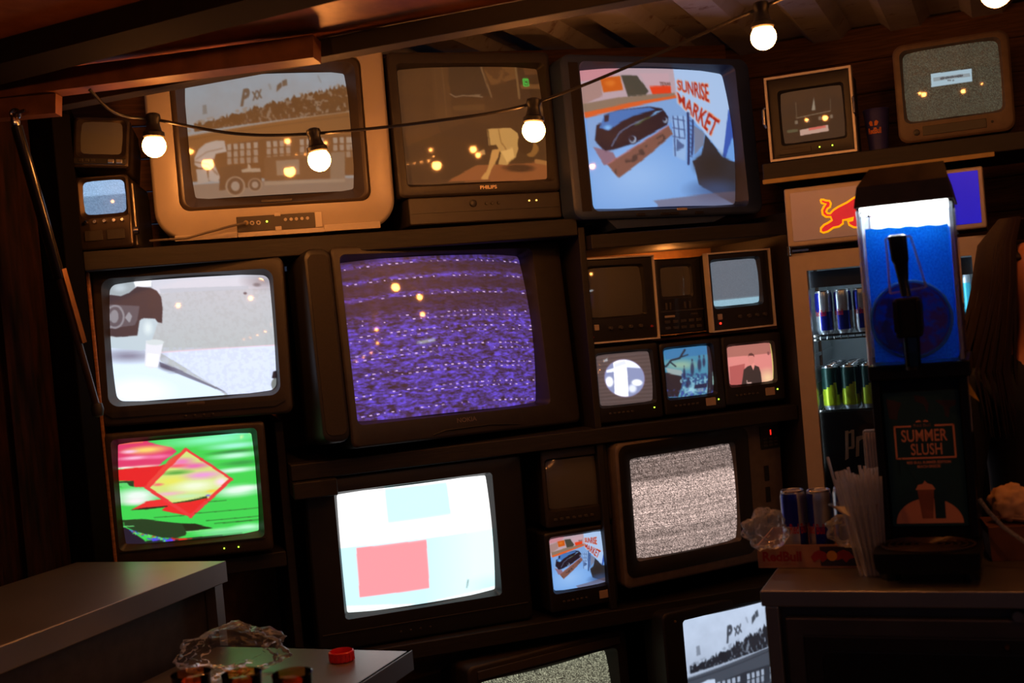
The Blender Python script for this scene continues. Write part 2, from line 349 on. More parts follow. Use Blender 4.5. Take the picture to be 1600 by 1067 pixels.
b = MB(); b.beam(d*.24+np.array([.014, 0, 0]), d*.5+np.array([.014, 0, 0]), .008, .014); b.build('lock_bar', mat('strut_zinc', (150, 112, 80), .35, .8), strut)
b = MB(); b.lathe([(.0, -.02), (.014, -.016), (.017, 0), (.014, .016), (.0, .02)], 12); b.build('end_fitting', black, strut, True)
b = MB(); b.lathe([(.0, -.014), (.01, -.01), (.012, 0), (.01, .01), (.0, .014)], 12, c=d); b.build('end_fitting', chrome, strut, True)

# ------------------------------------------------------------------ the rack that carries the televisions
rack = thing('television_rack', 'dark wooden shelving rack filled with old televisions', 'rack', WO, (0, 0, W))
def rk(name, x0, x1, y0, y1, z0, z1, m=rackwood, r=.004):
    b = MB(); b.rbox(x0, x1, y0, y1, z0, z1, r, .003); return b.build(name, m, rack)
D1 = .52
rk('shelf', -1.205, .232, -.03, D1, 1.775, 1.828); rk('shelf', .262, .93, -.06, D1, 1.728, 1.772); rk('shelf', -.70, .93, -.03, D1, 1.13, 1.178)
rk('shelf', -.70, .93, -.03, D1, .565, .612); rk('shelf', -1.205, -.73, .03, D1, .88, .925); rk('shelf', -1.205, .93, -.03, D1, .03, .07)
rk('shelf', .262, .93, .06, D1, 1.425, 1.434, ply)
rk('post', -1.25, -1.207, -.03, D1, 0, 2.25, mat('post_black', (17, 14, 13), .8)); rk('post', .236, .258, -.02, D1, .612, 1.80); rk('post', .932, .975, -.05, D1, 0, 1.80); rk('post', -.728, -.702, .05, D1, .0, 1.30)
rk('side_panel', -1.206, -1.196, .02, D1, .93, 1.775, ply); rk('stub_shelf', -.70, -.575, -.06, .3, 1.08, 1.128)
rk('back_panel', -1.25, .975, D1, D1+.02, 0, 1.76, mat('hardboard', (150, 108, 66), .8))
for k in range(6): rk('back_board', -1.25, 1.0, D1-.12, D1-.10, 1.832+k*.102, 1.930+k*.102, m_board, .003)

# ------------------------------------------------------------------ pictures
def pic_race():  # picture browned by hand for the warm light reflected on the glass
    p = Pic([(289,120),(540,112),(554,293),(304,310)], (4.447, 270, 90), (240, 180)); p.fill((150, 168, 182)); p.mix(np.clip((p.Y-100)/500, 0, 1), (140, 145, 145), .8)
    g = random.Random(3)
    top = []; x = 150
    while x < 1250:
        base = 462-(x-150)*.265; top.append((x, base+g.uniform(-24, 22))); x += g.uniform(6, 18)
    p.poly(top+[(1260, 365), (150, 512)], (84, 56, 30)); f = p.fbm(60, 40, 3); m = (p.Y > 440-(p.X-150)*.265) & (p.Y < 512-(p.X-150)*.13) & (f > .60); p.mix(m, (142, 128, 112), .8)
    p.poly([(100, 545), (1280, 362), (1290, 540), (640, 560), (110, 660)], (122, 80, 42)); p.line([(100, 540), (1280, 360)], 7, (150, 125, 100), .8); p.line([(100, 566), (1280, 392)], 5, (92, 58, 30), .8)
    p.poly([(110, 640), (640, 560), (1290, 520), (1290, 800), (120, 860)], (98, 64, 36))
    for k in range(19):
        x = 380+k*46
        if k in (5, 10, 15): continue
        for r in range(3):
            y = 598+r*50-(x-380)*.07; p.poly([(x, y), (x+30, y-2), (x+32, y+40), (x+2, y+42)], (168, 156, 142), .85-.1*r)
    p.poly([(640, 690), (1200, 640), (1200, 900), (640, 900)], (104, 72, 46)); p.poly([(722, 712), (880, 700), (885, 805), (728, 815)], (140, 118, 96)); p.poly([(1100, 650), (1200, 640), (1200, 830), (1100, 830)], (128, 108, 88))
    p.poly([(120, 880), (1290, 820), (1290, 1000), (120, 1000)], (128, 112, 98)); p.poly([(640, 860), (1200, 830), (1200, 850), (640, 885)], (150, 132, 112))
    p.poly([(148, 690), (180, 630), (230, 590), (300, 570), (362, 572), (378, 650), (300, 664), (280, 720), (330, 830), (310, 860), (250, 850), (250, 760), (180, 760), (150, 740)], (176, 164, 154)); p.poly([(160, 770), (235, 770), (250, 860), (170, 875)], (170, 160, 150))
    p.line([(160, 700), (240, 650), (350, 625)], 6, (130, 105, 85)); p.line([(155, 720), (250, 735), (310, 810)], 8, (120, 90, 66))
    p.poly([(330, 760), (460, 740), (500, 770), (615, 765), (622, 890), (320, 920)], (88, 60, 38)); p.poly([(480, 775), (525, 765), (528, 730), (545, 745), (550, 765), (610, 765), (615, 790), (485, 795)], (165, 145, 122))
    for x, y, r in ((437, 890, 62), (575, 880, 42)): p.ell(x, y, r*1.15, r*1.1, (150, 128, 106)); p.ell(x, y, r*.92, r*.95, (84, 62, 46)); p.ell(x, y, r*.5, r*.55, (150, 135, 120))
    for s, q in (('P', [(500, 215), (545, 205), (535, 330), (478, 340)]), ('XX', [(555, 235), (628, 215), (630, 280), (560, 300)])): p.text(s, q, (92, 80, 66), .05)
    p.poly([(735, 190), (765, 165), (770, 200), (730, 238)], (92, 80, 66)); p.poly([(770, 160), (800, 145), (804, 190), (775, 198)], (96, 84, 70)); p.poly([(213, 325), (240, 320), (245, 385), (212, 390)], (118, 122, 120)); p.line([(1020, 120), (1040, 165)], 8, (130, 138, 140)); p.line([(680, 185), (690, 215)], 16, (135, 142, 144))
    p.mix(p.fbm(10, 8, 8), (118, 88, 60), .22)
    return p.out(2)
def pic_sunrise():
    p = Pic([(912,103),(1143,109),(1164,315),(934,322)], (4.103, 890, 80), (250, 190)); p.fill((110, 165, 235)); p.ell(450, 800, 520, 320, (150, 195, 250), 1, .9)
    p.poly([(60, 60), (700, 90), (700, 290), (110, 400)], (190, 165, 175)); p.poly([(60, 60), (360, 85), (300, 150), (90, 170)], (205, 140, 150))
    p.poly([(100, 190), (230, 160), (240, 270), (110, 330)], (170, 135, 130)); p.poly([(230, 155), (350, 145), (362, 238), (245, 250)], (205, 92, 22)); p.ell(290, 190, 40, 30, (225, 120, 40), .8, .6)
    p.poly([(355, 140), (455, 145), (520, 250), (500, 275), (390, 280)], (62, 66, 58)); p.poly([(470, 130), (660, 130), (660, 200), (520, 230)], (200, 165, 175))
    p.poly([(528, 218), (665, 215), (665, 268), (600, 283), (545, 275)], (232, 62, 26)); p.text('TEXAS', [(595, 190), (665, 190), (665, 212), (595, 216)], (92, 60, 52))
    p.poly([(120, 320), (330, 285), (500, 275), (690, 262), (690, 295), (500, 330), (130, 385)], (140, 118, 100)); p.poly([(130, 375), (400, 325), (700, 276), (700, 294), (420, 350), (135, 412)], (222, 96, 42))
    p.poly([(140, 410), (420, 350), (740, 290), (760, 400), (640, 460), (260, 660), (160, 600)], (128, 170, 225)); p.poly([(180, 600), (300, 640), (330, 700), (250, 720)], (140, 110, 130))
    p.poly([(240, 400), (330, 370), (520, 350), (600, 365), (640, 420), (630, 470), (560, 510), (440, 580), (300, 625), (250, 630), (190, 560), (200, 460), (245, 440)], (14, 18, 36))
    p.poly([(245, 400), (330, 372), (520, 356), (560, 372), (420, 410), (340, 450), (270, 500), (215, 480)], (60, 118, 190)); p.ell(265, 480, 34, 26, (120, 190, 250), 1, .8); p.poly([(245, 400), (275, 395), (270, 440), (245, 445)], (22, 28, 48))
    p.poly([(500, 430), (560, 385), (610, 375), (560, 400)], (130, 190, 245)); p.line([(290, 600), (330, 520), (400, 470), (520, 420)], 7, (120, 140, 175)); p.line([(430, 470), (520, 420)], 10, (70, 84, 50))
    for x, y, r in ((415, 562, 30), (617, 440, 22)): p.ell(x, y, r, r, (30, 36, 58)); p.ell(x, y, r*.75, r*.75, (170, 190, 215)); p.ell(x-4, y-4, r*.55, r*.55, (20, 26, 44))
    p.poly([(265, 715), (440, 600), (640, 475), (665, 530), (520, 660), (340, 805)], (128, 86, 76)); m = p.fbm(30, 24, 5); k = (p.X > 300) & (p.X < 620) & (p.Y+.72*p.X > 960) & (p.Y+.72*p.X < 1010); p.mix(k & (m > .5), (60, 48, 50), .8); p.line([(265, 715), (640, 475)], 8, (190, 120, 130), .7)
    p.poly([(690, 90), (1045, 118), (1075, 300), (1020, 670), (900, 540), (700, 330)], (176, 205, 245)); p.poly([(1070, 300), (1095, 500), (1030, 680), (1010, 660)], (52, 92, 185))
    for q in ([(660, 415), (760, 410), (750, 700), (670, 670)],): p.poly(q, (150, 190, 240))
    for x in (668, 700, 735): p.line([(x, 415), (x+10, 560)], 7, (50, 76, 130))
    for y in (430, 490, 545): p.line([(665, y), (745, y+15)], 7, (60, 84, 135))
    p.line([(675, 560), (682, 670)], 8, (50, 76, 130)); p.poly([(690, 560), (740, 600), (735, 620), (690, 640)], (70, 100, 150)); p.line([(770, 395), (772, 720)], 16, (30, 50, 100)); p.line([(800, 440), (795, 660)], 12, (34, 54, 104))
    for k in range(9): p.line([(772, 440+k*28), (797, 452+k*28)], 5, (40, 60, 108))
    p.poly([(805, 470), (880, 520), (870, 600), (810, 660)], (120, 132, 160)); p.poly([(885, 530), (1010, 670), (1120, 700), (1130, 970), (960, 900), (850, 850), (800, 700), (860, 660)], (40, 44, 52)); p.ell(930, 720, 150, 110, (34, 34, 34), .8, .8); p.ell(980, 880, 260, 90, (58, 84, 130), .7, .8)
    for s, c, e in (('SUNRISE', (236, 150, 110), 7), ('SUNRISE', (170, 36, 26), 0)): p.text(s, [(712-e, 176-e), (922+e, 196-e), (920+e, 318+e), (712-e, 238+e)], c, .012 if not e else .03)
    for s, c, e in (('MARKET', (236, 150, 110), 7), ('MARKET', (170, 36, 26), 0)): p.text(s, [(705-e, 258-e), (992+e, 436-e), (934+e, 546+e), (714-e, 326+e)], c, .012 if not e else .03)
    p.poly([(560, 950), (1120, 880), (1125, 965), (600, 985)], (110, 90, 100), .6)
    return p.out(2)
def pic_film():
    p = Pic([(624,105),(845,104),(861,277),(642,286)], (3.557, 600, 70), (200, 150)); p.fill((52, 32, 16)); p.mix(p.fbm(5, 8, 2) > .52, (44, 27, 14), .5)
    p.poly([(270, 110), (360, 110), (380, 400), (290, 420)], (58, 36, 18)); p.line([(330, 110), (350, 400)], 5, (74, 50, 28)); p.line([(290, 110), (300, 300)], 3, (70, 46, 24))
    p.poly([(370, 110), (545, 110), (595, 285), (380, 280), (360, 200)], (36, 26, 16)); p.line([(545, 110), (600, 290)], 11, (92, 66, 40)); p.line([(370, 270), (400, 290), (440, 280), (550, 290)], 6, (112, 92, 70)); p.poly([(455, 280), (545, 272), (520, 292)], (96, 74, 52))
    p.poly([(560, 110), (740, 110), (750, 180), (640, 215), (600, 220), (575, 170)], (84, 52, 24)); p.mix((p.fbm(20, 16, 6) > .55) & (p.X > 560) & (p.X < 740) & (p.Y < 215), (58, 34, 16), .8); p.line([(745, 110), (760, 290)], 14, (96, 68, 38))
    p.poly([(760, 120), (880, 120), (890, 300), (770, 310)], (46, 28, 14)); p.poly([(770, 215), (885, 210), (890, 235), (775, 240)], (92, 58, 28)); p.poly([(790, 120), (880, 120), (880, 150), (800, 160)], (72, 42, 20)); p.poly([(800, 340), (900, 335), (905, 365), (800, 365)], (80, 52, 26))
    p.poly([(380, 340), (560, 330), (560, 365), (390, 365)], (66, 42, 20)); p.poly([(120, 470), (300, 440), (340, 520), (140, 560)], (58, 34, 16)); p.poly([(130, 560), (480, 420), (620, 460), (560, 640), (380, 740), (160, 765)], (40, 25, 13))
    p.poly([(360, 755), (520, 665), (760, 655), (930, 640), (935, 740)], (122, 66, 32)); p.ell(760, 680, 110, 26, (48, 26, 14), 1, .5)
    p.poly([(572, 466), (640, 462), (705, 458), (750, 490), (765, 540), (740, 620), (690, 665), (640, 660), (655, 600), (625, 555), (585, 560)], (168, 124, 66)); p.line([(640, 470), (655, 540), (690, 590)], 6, (128, 88, 42)); p.poly([(655, 590), (720, 570), (730, 620), (690, 655)], (196, 148, 82)); p.line([(578, 466), (592, 560)], 6, (70, 48, 26))
    p.poly([(605, 580), (650, 575), (640, 620), (600, 700), (585, 742), (545, 742), (580, 690)], (176, 122, 62)); p.poly([(530, 590), (560, 578), (565, 610), (530, 618)], (160, 116, 66)); p.ell(830, 575, 42, 42, (120, 78, 34)); p.ell(795, 545, 45, 60, (44, 26, 12)); p.line([(860, 640), (925, 650)], 22, (140, 90, 44))
    for w_, c in ((13, (70, 255, 90)), (5, (30, 60, 20))): p.line([(790, 183), (813, 183), (815, 215), (792, 216), (790, 183)], w_, c)
    p.poly([(797, 190), (808, 190), (809, 209), (798, 209)], (30, 40, 18))
    return p.out(1)
def pic_street():
    p = Pic([(165,444),(419,426),(430,610),(177,628)], (4.85, 150, 420), (250, 185)); p.fill((178, 182, 192)); p.mix(np.clip((p.Y-100)/500, 0, 1), (170, 178, 182)); f = p.fbm(70, 50, 4); p.mix(f > .55, (160, 164, 168), .35)
    p.poly([(400, 20), (1400, 0), (1400, 130), (420, 190)], (196, 198, 210)); p.ell(1260, 80, 200, 90, (128, 124, 132), .8, .9); p.poly([(470, 150), (1150, 120), (1150, 150), (480, 185)], (160, 170, 182), .6)
    p.poly([(480, 635), (1400, 570), (1400, 950), (1000, 960)], (204, 216, 240)); p.mix((f > .52) & (p.Y > 600), (186, 196, 220), .45); p.line([(380, 640), (1400, 570)], 9, (214, 190, 202))
    p.poly([(60, 600), (460, 620), (480, 700), (980, 960), (900, 1050), (60, 1050)], (208, 226, 246)); p.ell(300, 930, 330, 130, (240, 250, 255), 1, .9); p.ell(230, 660, 330, 70, (118, 116, 138), .9, .9); p.poly([(470, 705), (640, 775), (900, 900), (990, 950), (620, 800), (480, 745)], (88, 90, 112), .8); p.ell(520, 750, 110, 36, (74, 72, 92), .8, .8, 20)
    p.poly([(60, 60), (405, 60), (405, 130), (250, 140)], (235, 238, 245)); p.poly([(70, 110), (260, 95), (280, 130), (220, 190), (180, 205), (70, 190)], (150, 160, 166)); p.ell(160, 140, 70, 40, (174, 186, 194), 1, .7)
    p.poly([(60, 190), (170, 205), (230, 180), (290, 130), (400, 140), (450, 165), (485, 215), (498, 300), (495, 415), (330, 380), (300, 505), (150, 520), (60, 500)], (58, 48, 54)); p.poly([(80, 270), (315, 285), (300, 390), (280, 430), (90, 455)], (84, 78, 86)); p.ell(125, 365, 78, 92, (128, 126, 134)); p.ell(125, 365, 62, 76, (84, 78, 86)); p.ell(120, 360, 34, 52, (138, 138, 146), .8); p.poly([(205, 370), (235, 325), (258, 360), (240, 410)], (136, 136, 144))
    p.poly([(318, 395), (350, 376), (440, 380), (462, 410), (420, 530), (400, 600), (330, 625), (80, 600), (80, 520), (300, 510)], (176, 192, 202)); p.ell(385, 450, 50, 70, (206, 220, 224), 1, .8)
    p.poly([(370, 545), (505, 560), (460, 750), (400, 758), (355, 735)], (216, 218, 228)); p.ell(440, 560, 70, 22, (196, 206, 210)); p.poly([(380, 640), (470, 650), (455, 745), (365, 735)], (236, 236, 246))
    p.poly([(1330, 780), (1375, 760), (1375, 840), (1320, 830)], (24, 26, 36)); p.ell(1350, 880, 36, 50, (110, 118, 118)); p.ell(1125, 180, 14, 10, (90, 86, 96)); p.ell(1210, 110, 40, 20, (90, 84, 92), .7, .6)
    return p.out(1)
def pic_glitch():
    p = Pic([(182,695),(392,678),(405,831),(195,852)], (4.85, 160, 660), (230, 165)); p.fill((58, 214, 82)); g = random.Random(8)
    sl = lambda x, y: y-(x-100)*.075                    # scan lines run along the set's own tilt
    def st(x0, x1, y, h, c, al=1.): p.poly([(x0, sl(x0, y)), ((x0+x1)/2, sl((x0+x1)/2, y)-h*.6), (x1, sl(x1, y)), ((x0+x1)/2, sl((x0+x1)/2, y)+h)], c, al)
    def blob(x, y, rx, ry, c, al=1.): p.ell(x, y, rx, ry, c, al, .8, -4.5)
    for x, y, rx, ry, c in ((850, 130, 520, 60, (130, 250, 190)), (640, 110, 300, 30, (90, 220, 120)), (1000, 180, 300, 30, (160, 250, 220)), (1000, 225, 260, 22, (40, 140, 70)), (1000, 255, 240, 30, (190, 255, 220)), (1060, 310, 220, 28, (40, 160, 70)), (1000, 365, 250, 30, (215, 255, 230)), (1020, 520, 260, 60, (225, 255, 235)), (1080, 500, 160, 30, (240, 255, 245)), (260, 555, 270, 80, (240, 255, 245)), (250, 600, 160, 40, (255, 245, 250)), (960, 820, 330, 34, (150, 245, 170)), (1100, 800, 160, 40, (190, 255, 210))): blob(x, y, rx, ry, c)
    p.poly([(100, 165), (330, 150), (520, 190), (560, 220), (420, 330), (120, 350)], (226, 60, 110)); blob(330, 210, 230, 42, (250, 215, 110)); blob(200, 225, 90, 20, (255, 200, 235)); blob(240, 270, 170, 22, (255, 190, 220)); blob(420, 260, 150, 24, (245, 120, 170)); blob(300, 335, 220, 16, (250, 200, 190)); blob(160, 345, 90, 12, (255, 255, 240))
    p.poly([(110, 360), (240, 345), (430, 330), (520, 300), (330, 490), (240, 490), (230, 445), (110, 445)], (232, 34, 40)); p.poly([(130, 452), (235, 443), (235, 488), (200, 480), (130, 490)], (20, 60, 34)); p.poly([(130, 462), (180, 460), (215, 490), (135, 492)], (90, 215, 110))
    p.poly([(630, 205), (985, 435), (670, 715), (330, 492)], (214, 232, 130)); blob(600, 300, 130, 40, (240, 130, 190)); blob(700, 330, 160, 34, (235, 110, 180)); blob(560, 330, 120, 20, (250, 90, 120)); blob(760, 400, 200, 40, (240, 160, 220)); blob(560, 380, 160, 22, (90, 170, 70)); blob(520, 445, 170, 50, (235, 235, 100)); blob(700, 480, 230, 60, (245, 255, 220)); blob(900, 450, 70, 50, (255, 225, 245)); blob(500, 540, 170, 26, (240, 190, 200)); blob(420, 470, 60, 16, (250, 110, 120)); blob(640, 560, 200, 28, (200, 240, 180)); blob(830, 520, 60, 16, (250, 210, 70)); blob(800, 555, 26, 10, (110, 90, 240))
    p.poly([(520, 610), (640, 590), (790, 560), (800, 590), (660, 600), (540, 622)], (40, 70, 34)); p.poly([(450, 665), (510, 615), (660, 600), (800, 570), (670, 715)], (236, 40, 42)); p.poly([(210, 668), (330, 600), (470, 580), (510, 620), (480, 640), (330, 660)], (238, 48, 50)); p.poly([(200, 668), (330, 645), (495, 632), (495, 640), (330, 662)], (44, 30, 26))
    for q, w_ in (([(630, 203), (985, 435)], 17), ([(975, 432), (670, 712)], 26), ([(665, 708), (325, 490)], 26), ([(340, 495), (625, 210)], 24)): p.line(q, w_, (238, 56, 62))
    p.poly([(520, 270), (630, 200), (600, 250), (440, 390), (340, 495), (330, 470)], (238, 70, 60), .9)
    for x0, x1, y in ((390, 620, 745), (700, 1180, 735), (790, 1180, 798), (850, 1180, 825), (800, 940, 655)): p.line([(x0, sl(x0, y)), (x1, sl(x1, y))], 5, (30, 100, 44))
    p.poly([(155, 745), (300, 735), (440, 748), (590, 765), (700, 770), (830, 800), (640, 830), (630, 860), (560, 880), (420, 880), (240, 830), (160, 790)], (28, 62, 34)); p.poly([(600, 770), (700, 768), (840, 803), (640, 828)], (20, 40, 22)); p.line([(160, 793), (235, 790)], 7, (120, 230, 130)); p.line([(635, 830), (930, 810)], 6, (150, 240, 150))
    p.poly([(160, 800), (200, 820), (330, 910), (330, 950), (160, 950)], (26, 24, 44)); p.poly([(330, 900), (600, 880), (1190, 830), (1190, 960), (330, 960)], (24, 40, 34)); blob(960, 835, 300, 22, (120, 220, 150))
    for k in range(60):
        t = k/60; x = 200+t*300; p.line([(x, 832+t*70+g.uniform(-14, 14)), (x+g.uniform(10, 34), 830+t*70)], 6, g.choice([(90, 220, 110), (60, 70, 230), (200, 60, 40), (110, 240, 120)]), .9)
    for k in range(22): x = g.uniform(330, 520); p.line([(x, 892+g.uniform(-10, 12)), (x+30, 890)], 7, g.choice([(70, 80, 250), (90, 60, 220)]))
    for k in range(26): x = g.uniform(500, 720); p.line([(x, 885+g.uniform(-6, 9)), (x+26, 883)], 6, (220, 40, 34))
    p.line([(100, 163), (1130, 86)], 7, (150, 240, 240)); p.line([(100, 168), (300, 153)], 8, (250, 170, 60))
    return p.out(1)
def pic_nokia():
    p = Pic([(538,404),(826,395),(855,625),(565,657)], (2.808, 440, 340), (290, 225)); V = p.V; n = p.fbm(60, 120, 5); n2 = p.fbm(22, 80, 9)
    env = np.clip(.25+1.1*np.clip((V-.30)/.2, 0, 1), 0, 1); bow = V-.10*(p.U-.42)**2+.02*p.U
    for c in (.02, .125, .235): env = np.maximum(env, np.exp(-((bow-c)/.022)**2)*.9)
    lum = np.clip((n*.6+n2*.4-.34)*3.2, 0, 1)*env; a = np.array((44, 28, 36))/255; b_ = np.array((98, 74, 216))/255; p.a = a+(b_-a)*lum[..., None]
    g = random.Random(5); k = 0
    for c in (.032, .135, .248, .372, .40, .47, .50, .59, .622, .715, .742, .84, .865, .965):
        x = g.uniform(0, .05); two = k > 8
        while x < 1:
            if g.random() < .7+.2*math.sin(x*7+c*40):
                w_ = .014 if g.random() < .6 else .007; m = (np.abs(bow-c) < .0026) & (p.U > x) & (p.U < x+w_); p.mix(m, (232, 200, 250))
            x += .036
        k += 1
    p.line([(325, 605), (360, 598), (420, 565), (460, 600), (510, 608), (550, 570), (600, 600), (640, 600), (668, 582), (700, 605)], 2.2, (150, 140, 190), .6)
    return p.out(0)
def pic_block():
    p = Pic([(528,775),(764,745),(778,924),(546,962)], (2.498, 400, 640), (200, 150)); p.fill((255, 255, 255)); p.poly([(300, 552), (940, 470), (980, 860), (330, 860)], (196, 238, 248)); p.mix(np.clip((p.X-660)/200, 0, 1)*(p.Y > 552-(p.X-300)*.128), (226, 250, 250), .8)
    p.ell(930, 700, 120, 60, (190, 232, 240), .8, .9); p.poly([(508, 315), (752, 288), (766, 410), (518, 444)], (198, 250, 252)); p.poly([(395, 546), (666, 510), (680, 700), (411, 740)], (250, 146, 154))
    p.poly([(300, 780), (640, 760), (980, 690), (980, 720), (640, 790), (300, 830)], (240, 254, 254)); p.line([(834, 668), (830, 700)], 4, (120, 150, 150))
    return p.out(1)
def pic_circle():
    p = Pic([(935,557),(1017,548),(1022,625),(940,636)], (4.848, 900, 520), (110, 95)); p.fill((82, 70, 70)); s = np.sin((p.Y+p.X*.11)*.22+3*p.fbm(2, 12, 3)); p.mix(s > .1, (66, 56, 56), .7)
    p.ell(375, 345, 155, 146, (160, 150, 220), 1, .1); p.ell(375, 345, 146, 138, (128, 138, 176)); c = ((p.X-375)/146)**2+((p.Y-345)/138)**2 < 1; o = p.a.copy()
    p.poly([(380, 200), (500, 210), (520, 270), (390, 265)], (226, 232, 250)); p.poly([(240, 290), (300, 270), (300, 300), (240, 310)], (230, 236, 250)); p.poly([(292, 200), (388, 200), (402, 500), (298, 500)], (250, 250, 255)); p.ell(260, 375, 34, 45, (250, 252, 255), 1, .4); p.ell(465, 375, 50, 30, (250, 252, 255), 1, .4); p.ell(430, 420, 40, 40, (220, 226, 245), 1, .5); p.poly([(300, 240), (380, 210), (390, 240), (300, 270)], (215, 220, 250))
    p.a = np.where(c[..., None], p.a, o); return p.out(1)
def pic_blue_trees():
    p = Pic([(1040,547),(1110,540),(1119,614),(1045,621)], (4.848, 900, 520), (110, 95)); p.fill((70, 140, 170)); p.poly([(670, 90), (1020, 80), (1020, 160), (690, 200)], (52, 122, 172)); p.ell(800, 240, 160, 50, (140, 178, 160), 1, .8); f = p.fbm(26, 26, 4)
    p.line([(690, 250), (730, 205), (790, 190), (830, 130)], 13, (22, 40, 56)); p.line([(750, 200), (850, 165)], 8, (22, 44, 58)); p.line([(720, 215), (760, 250)], 10, (24, 44, 60)); p.poly([(690, 260), (800, 280), (820, 320), (700, 300)], (150, 168, 170)); p.poly([(690, 295), (800, 320), (810, 370), (780, 480), (700, 480)], (34, 32, 42))
    p.mix((f > .5) & (p.Y > 300) & (p.X > 800), (40, 66, 120), .9); p.mix((f < .42) & (p.Y > 330) & (p.X > 790), (130, 178, 200), .9)
    for x, y, w_, h in ((880, 270, 36, 130), (935, 240, 40, 120), (820, 300, 22, 100), (970, 220, 30, 90), (850, 380, 40, 80)): p.ell(x, y, w_/2, h/2, (26, 30, 66), .75, .5); p.ell(x, y-h*.5, w_*.25, w_*.35, (40, 44, 70), .8, .5)
    p.ell(875, 430, 42, 40, (150, 205, 220), 1, .6); p.ell(950, 430, 40, 24, (130, 160, 170), 1, .6); p.poly([(900, 390), (1000, 375), (1000, 410), (900, 420)], (30, 38, 70)); p.poly([(1000, 90), (1060, 90), (1075, 470), (1005, 470)], (22, 26, 40)); p.poly([(1040, 280), (1056, 280), (1064, 400), (1048, 390)], (150, 190, 180)); p.mix((f > .6) & (p.Y > 420), (70, 90, 190), .6)
    return p.out(2)
def pic_man():
    p = Pic([(1138,543),(1207,534),(1211,594),(1143,602)], (4.848, 900, 520), (110, 90)); p.fill((214, 134, 128)); p.poly([(1150, 80), (1500, 40), (1510, 150), (1160, 190)], (176, 110, 100)); p.poly([(1160, 190), (1500, 150), (1510, 270), (1170, 300)], (226, 138, 132)); p.poly([(1170, 260), (1280, 235), (1270, 390), (1180, 400)], (182, 92, 90)); p.ell(1460, 340, 110, 90, (248, 206, 160), 1, .9); p.line([(1490, 60), (1510, 370)], 10, (214, 204, 110)); p.line([(1150, 95), (1500, 55)], 14, (140, 110, 60), .7); p.ell(1465, 152, 12, 14, (130, 76, 76), .9)
    p.poly([(1262, 390), (1272, 280), (1300, 255), (1340, 240), (1385, 258), (1400, 300), (1415, 390)], (52, 42, 42)); p.poly([(1318, 232), (1350, 228), (1352, 250), (1343, 285)], (236, 150, 140)); p.ell(1327, 202, 23, 38, (220, 136, 128)); p.poly([(1303, 185), (1310, 160), (1330, 152), (1348, 165), (1350, 185), (1340, 172), (1310, 175)], (92, 52, 50)); p.line([(1300, 378), (1330, 376)], 8, (200, 160, 150)); p.line([(1298, 360), (1300, 378)], 5, (200, 160, 150))
    return p.out(1)
def pic_title():
    n = (160, 118); a = static(n, .12, .52, (190, 205, 170), seed=11); p = Pic([(1405,88),(1557,62),(1568,169),(1419,190)], (2.668, 1100, 0), n); p.a = np.repeat(np.repeat(a, 2, 0), 2, 1)
    p.poly([(940, 315), (1112, 290), (1116, 342), (944, 368)], (176, 206, 220)); p.poly([(950, 330), (1105, 308), (1108, 322), (952, 345)], (150, 166, 172)); g = random.Random(2)
    for k in range(9): x = 986+k*10; p.line([(x, 333-k*1.5), (x+g.uniform(4, 8), 331-k*1.5)], g.uniform(5, 10), (70, 78, 84), .8)
    for x in (1014, 1022, 1034): p.line([(x, 340), (x+3, 339)], 6, (112, 120, 124), .8)
    return p.out(0)
def pic_dim():
    p = Pic([(1220,147),(1314,135),(1321,214),(1227,225)], (2.668, 1100, 0), (110, 95)); p.fill((50, 38, 28)); p.mix(p.fbm(6, 5, 2), (40, 32, 24), .5); p.poly([(452, 466), (460, 408), (468, 464)], (150, 138, 118)); p.line([(388, 495), (530, 468)], 4, (120, 106, 86)); p.line([(385, 430), (390, 495)], 4, (92, 78, 60)); p.line([(528, 415), (530, 468)], 3, (92, 78, 60))
    for x, y in ((388, 512), (437, 506), (485, 497), (533, 490)): p.poly([(x-6, y-6), (x+6, y-8), (x+7, y+6), (x-5, y+8)], (122, 108, 90))
    p.poly([(402, 545), (520, 525), (524, 550), (405, 568)], (206, 168, 150)); p.poly([(440, 538), (510, 527), (512, 536), (442, 548)], (220, 110, 96)); p.poly([(350, 545), (395, 540), (395, 552), (352, 556)], (84, 84, 60))
    return p.out(1)
def pic_grad(c0, c1, split, n=(60, 50), noise=.04):
    a = np.zeros((n[1], n[0], 3)); y = (np.arange(n[1])+.5)/n[1]; t = np.clip((y-split)/.05, 0, 1)[:, None, None]; a[:] = (np.array(c0)*(1-t)+np.array(c1)*t)/255; return np.clip(a+nrng.normal(0, noise, (n[1], n[0], 1)), 0, 1)

# ------------------------------------------------------------------ the televisions, one by one
RACE, SUN = pic_race(), pic_sunrise()
# silver set, upper row
t, of = tv('television', 'large silver television with black screen surround, in the upper row at left', (-.664, 0, 2.132, -3.4, 1, .4), (-.2275, .2275, -.1705, .1705), (-.27, .272, -.207, .213), black, mat('surround_black', (64, 54, 46), .34, var=.1), .42, RACE, .8, 1.3, .028, .03, .008, res=(250, 185))
b = MB(of); o = rrect(.684, .53, .085, 8); i = rrect(.545, .423, .03, 8); o = [(x, z) if z < 0 else (x/abs(x)*min(abs(x)*1.12, .342), min(z*1.12, .265)) for x, z in o]; cx, cz, ix, iz = 0, -.024, .001, .003
b.loft([[(cx+x, .12, cz+z) for x, z in o], [(cx+x, .014, cz+z) for x, z in o], [(cx+x*.985, .002, cz+z*.982) for x, z in o], [(cx+x*.97, -.002, cz+z*.965) for x, z in o], [(ix+x, -.004, iz+z) for x, z in i], [(ix+x*.998, .02, iz+z*.998) for x, z in i]], (False, False)); b.build('silver_shell', silver, t, True)
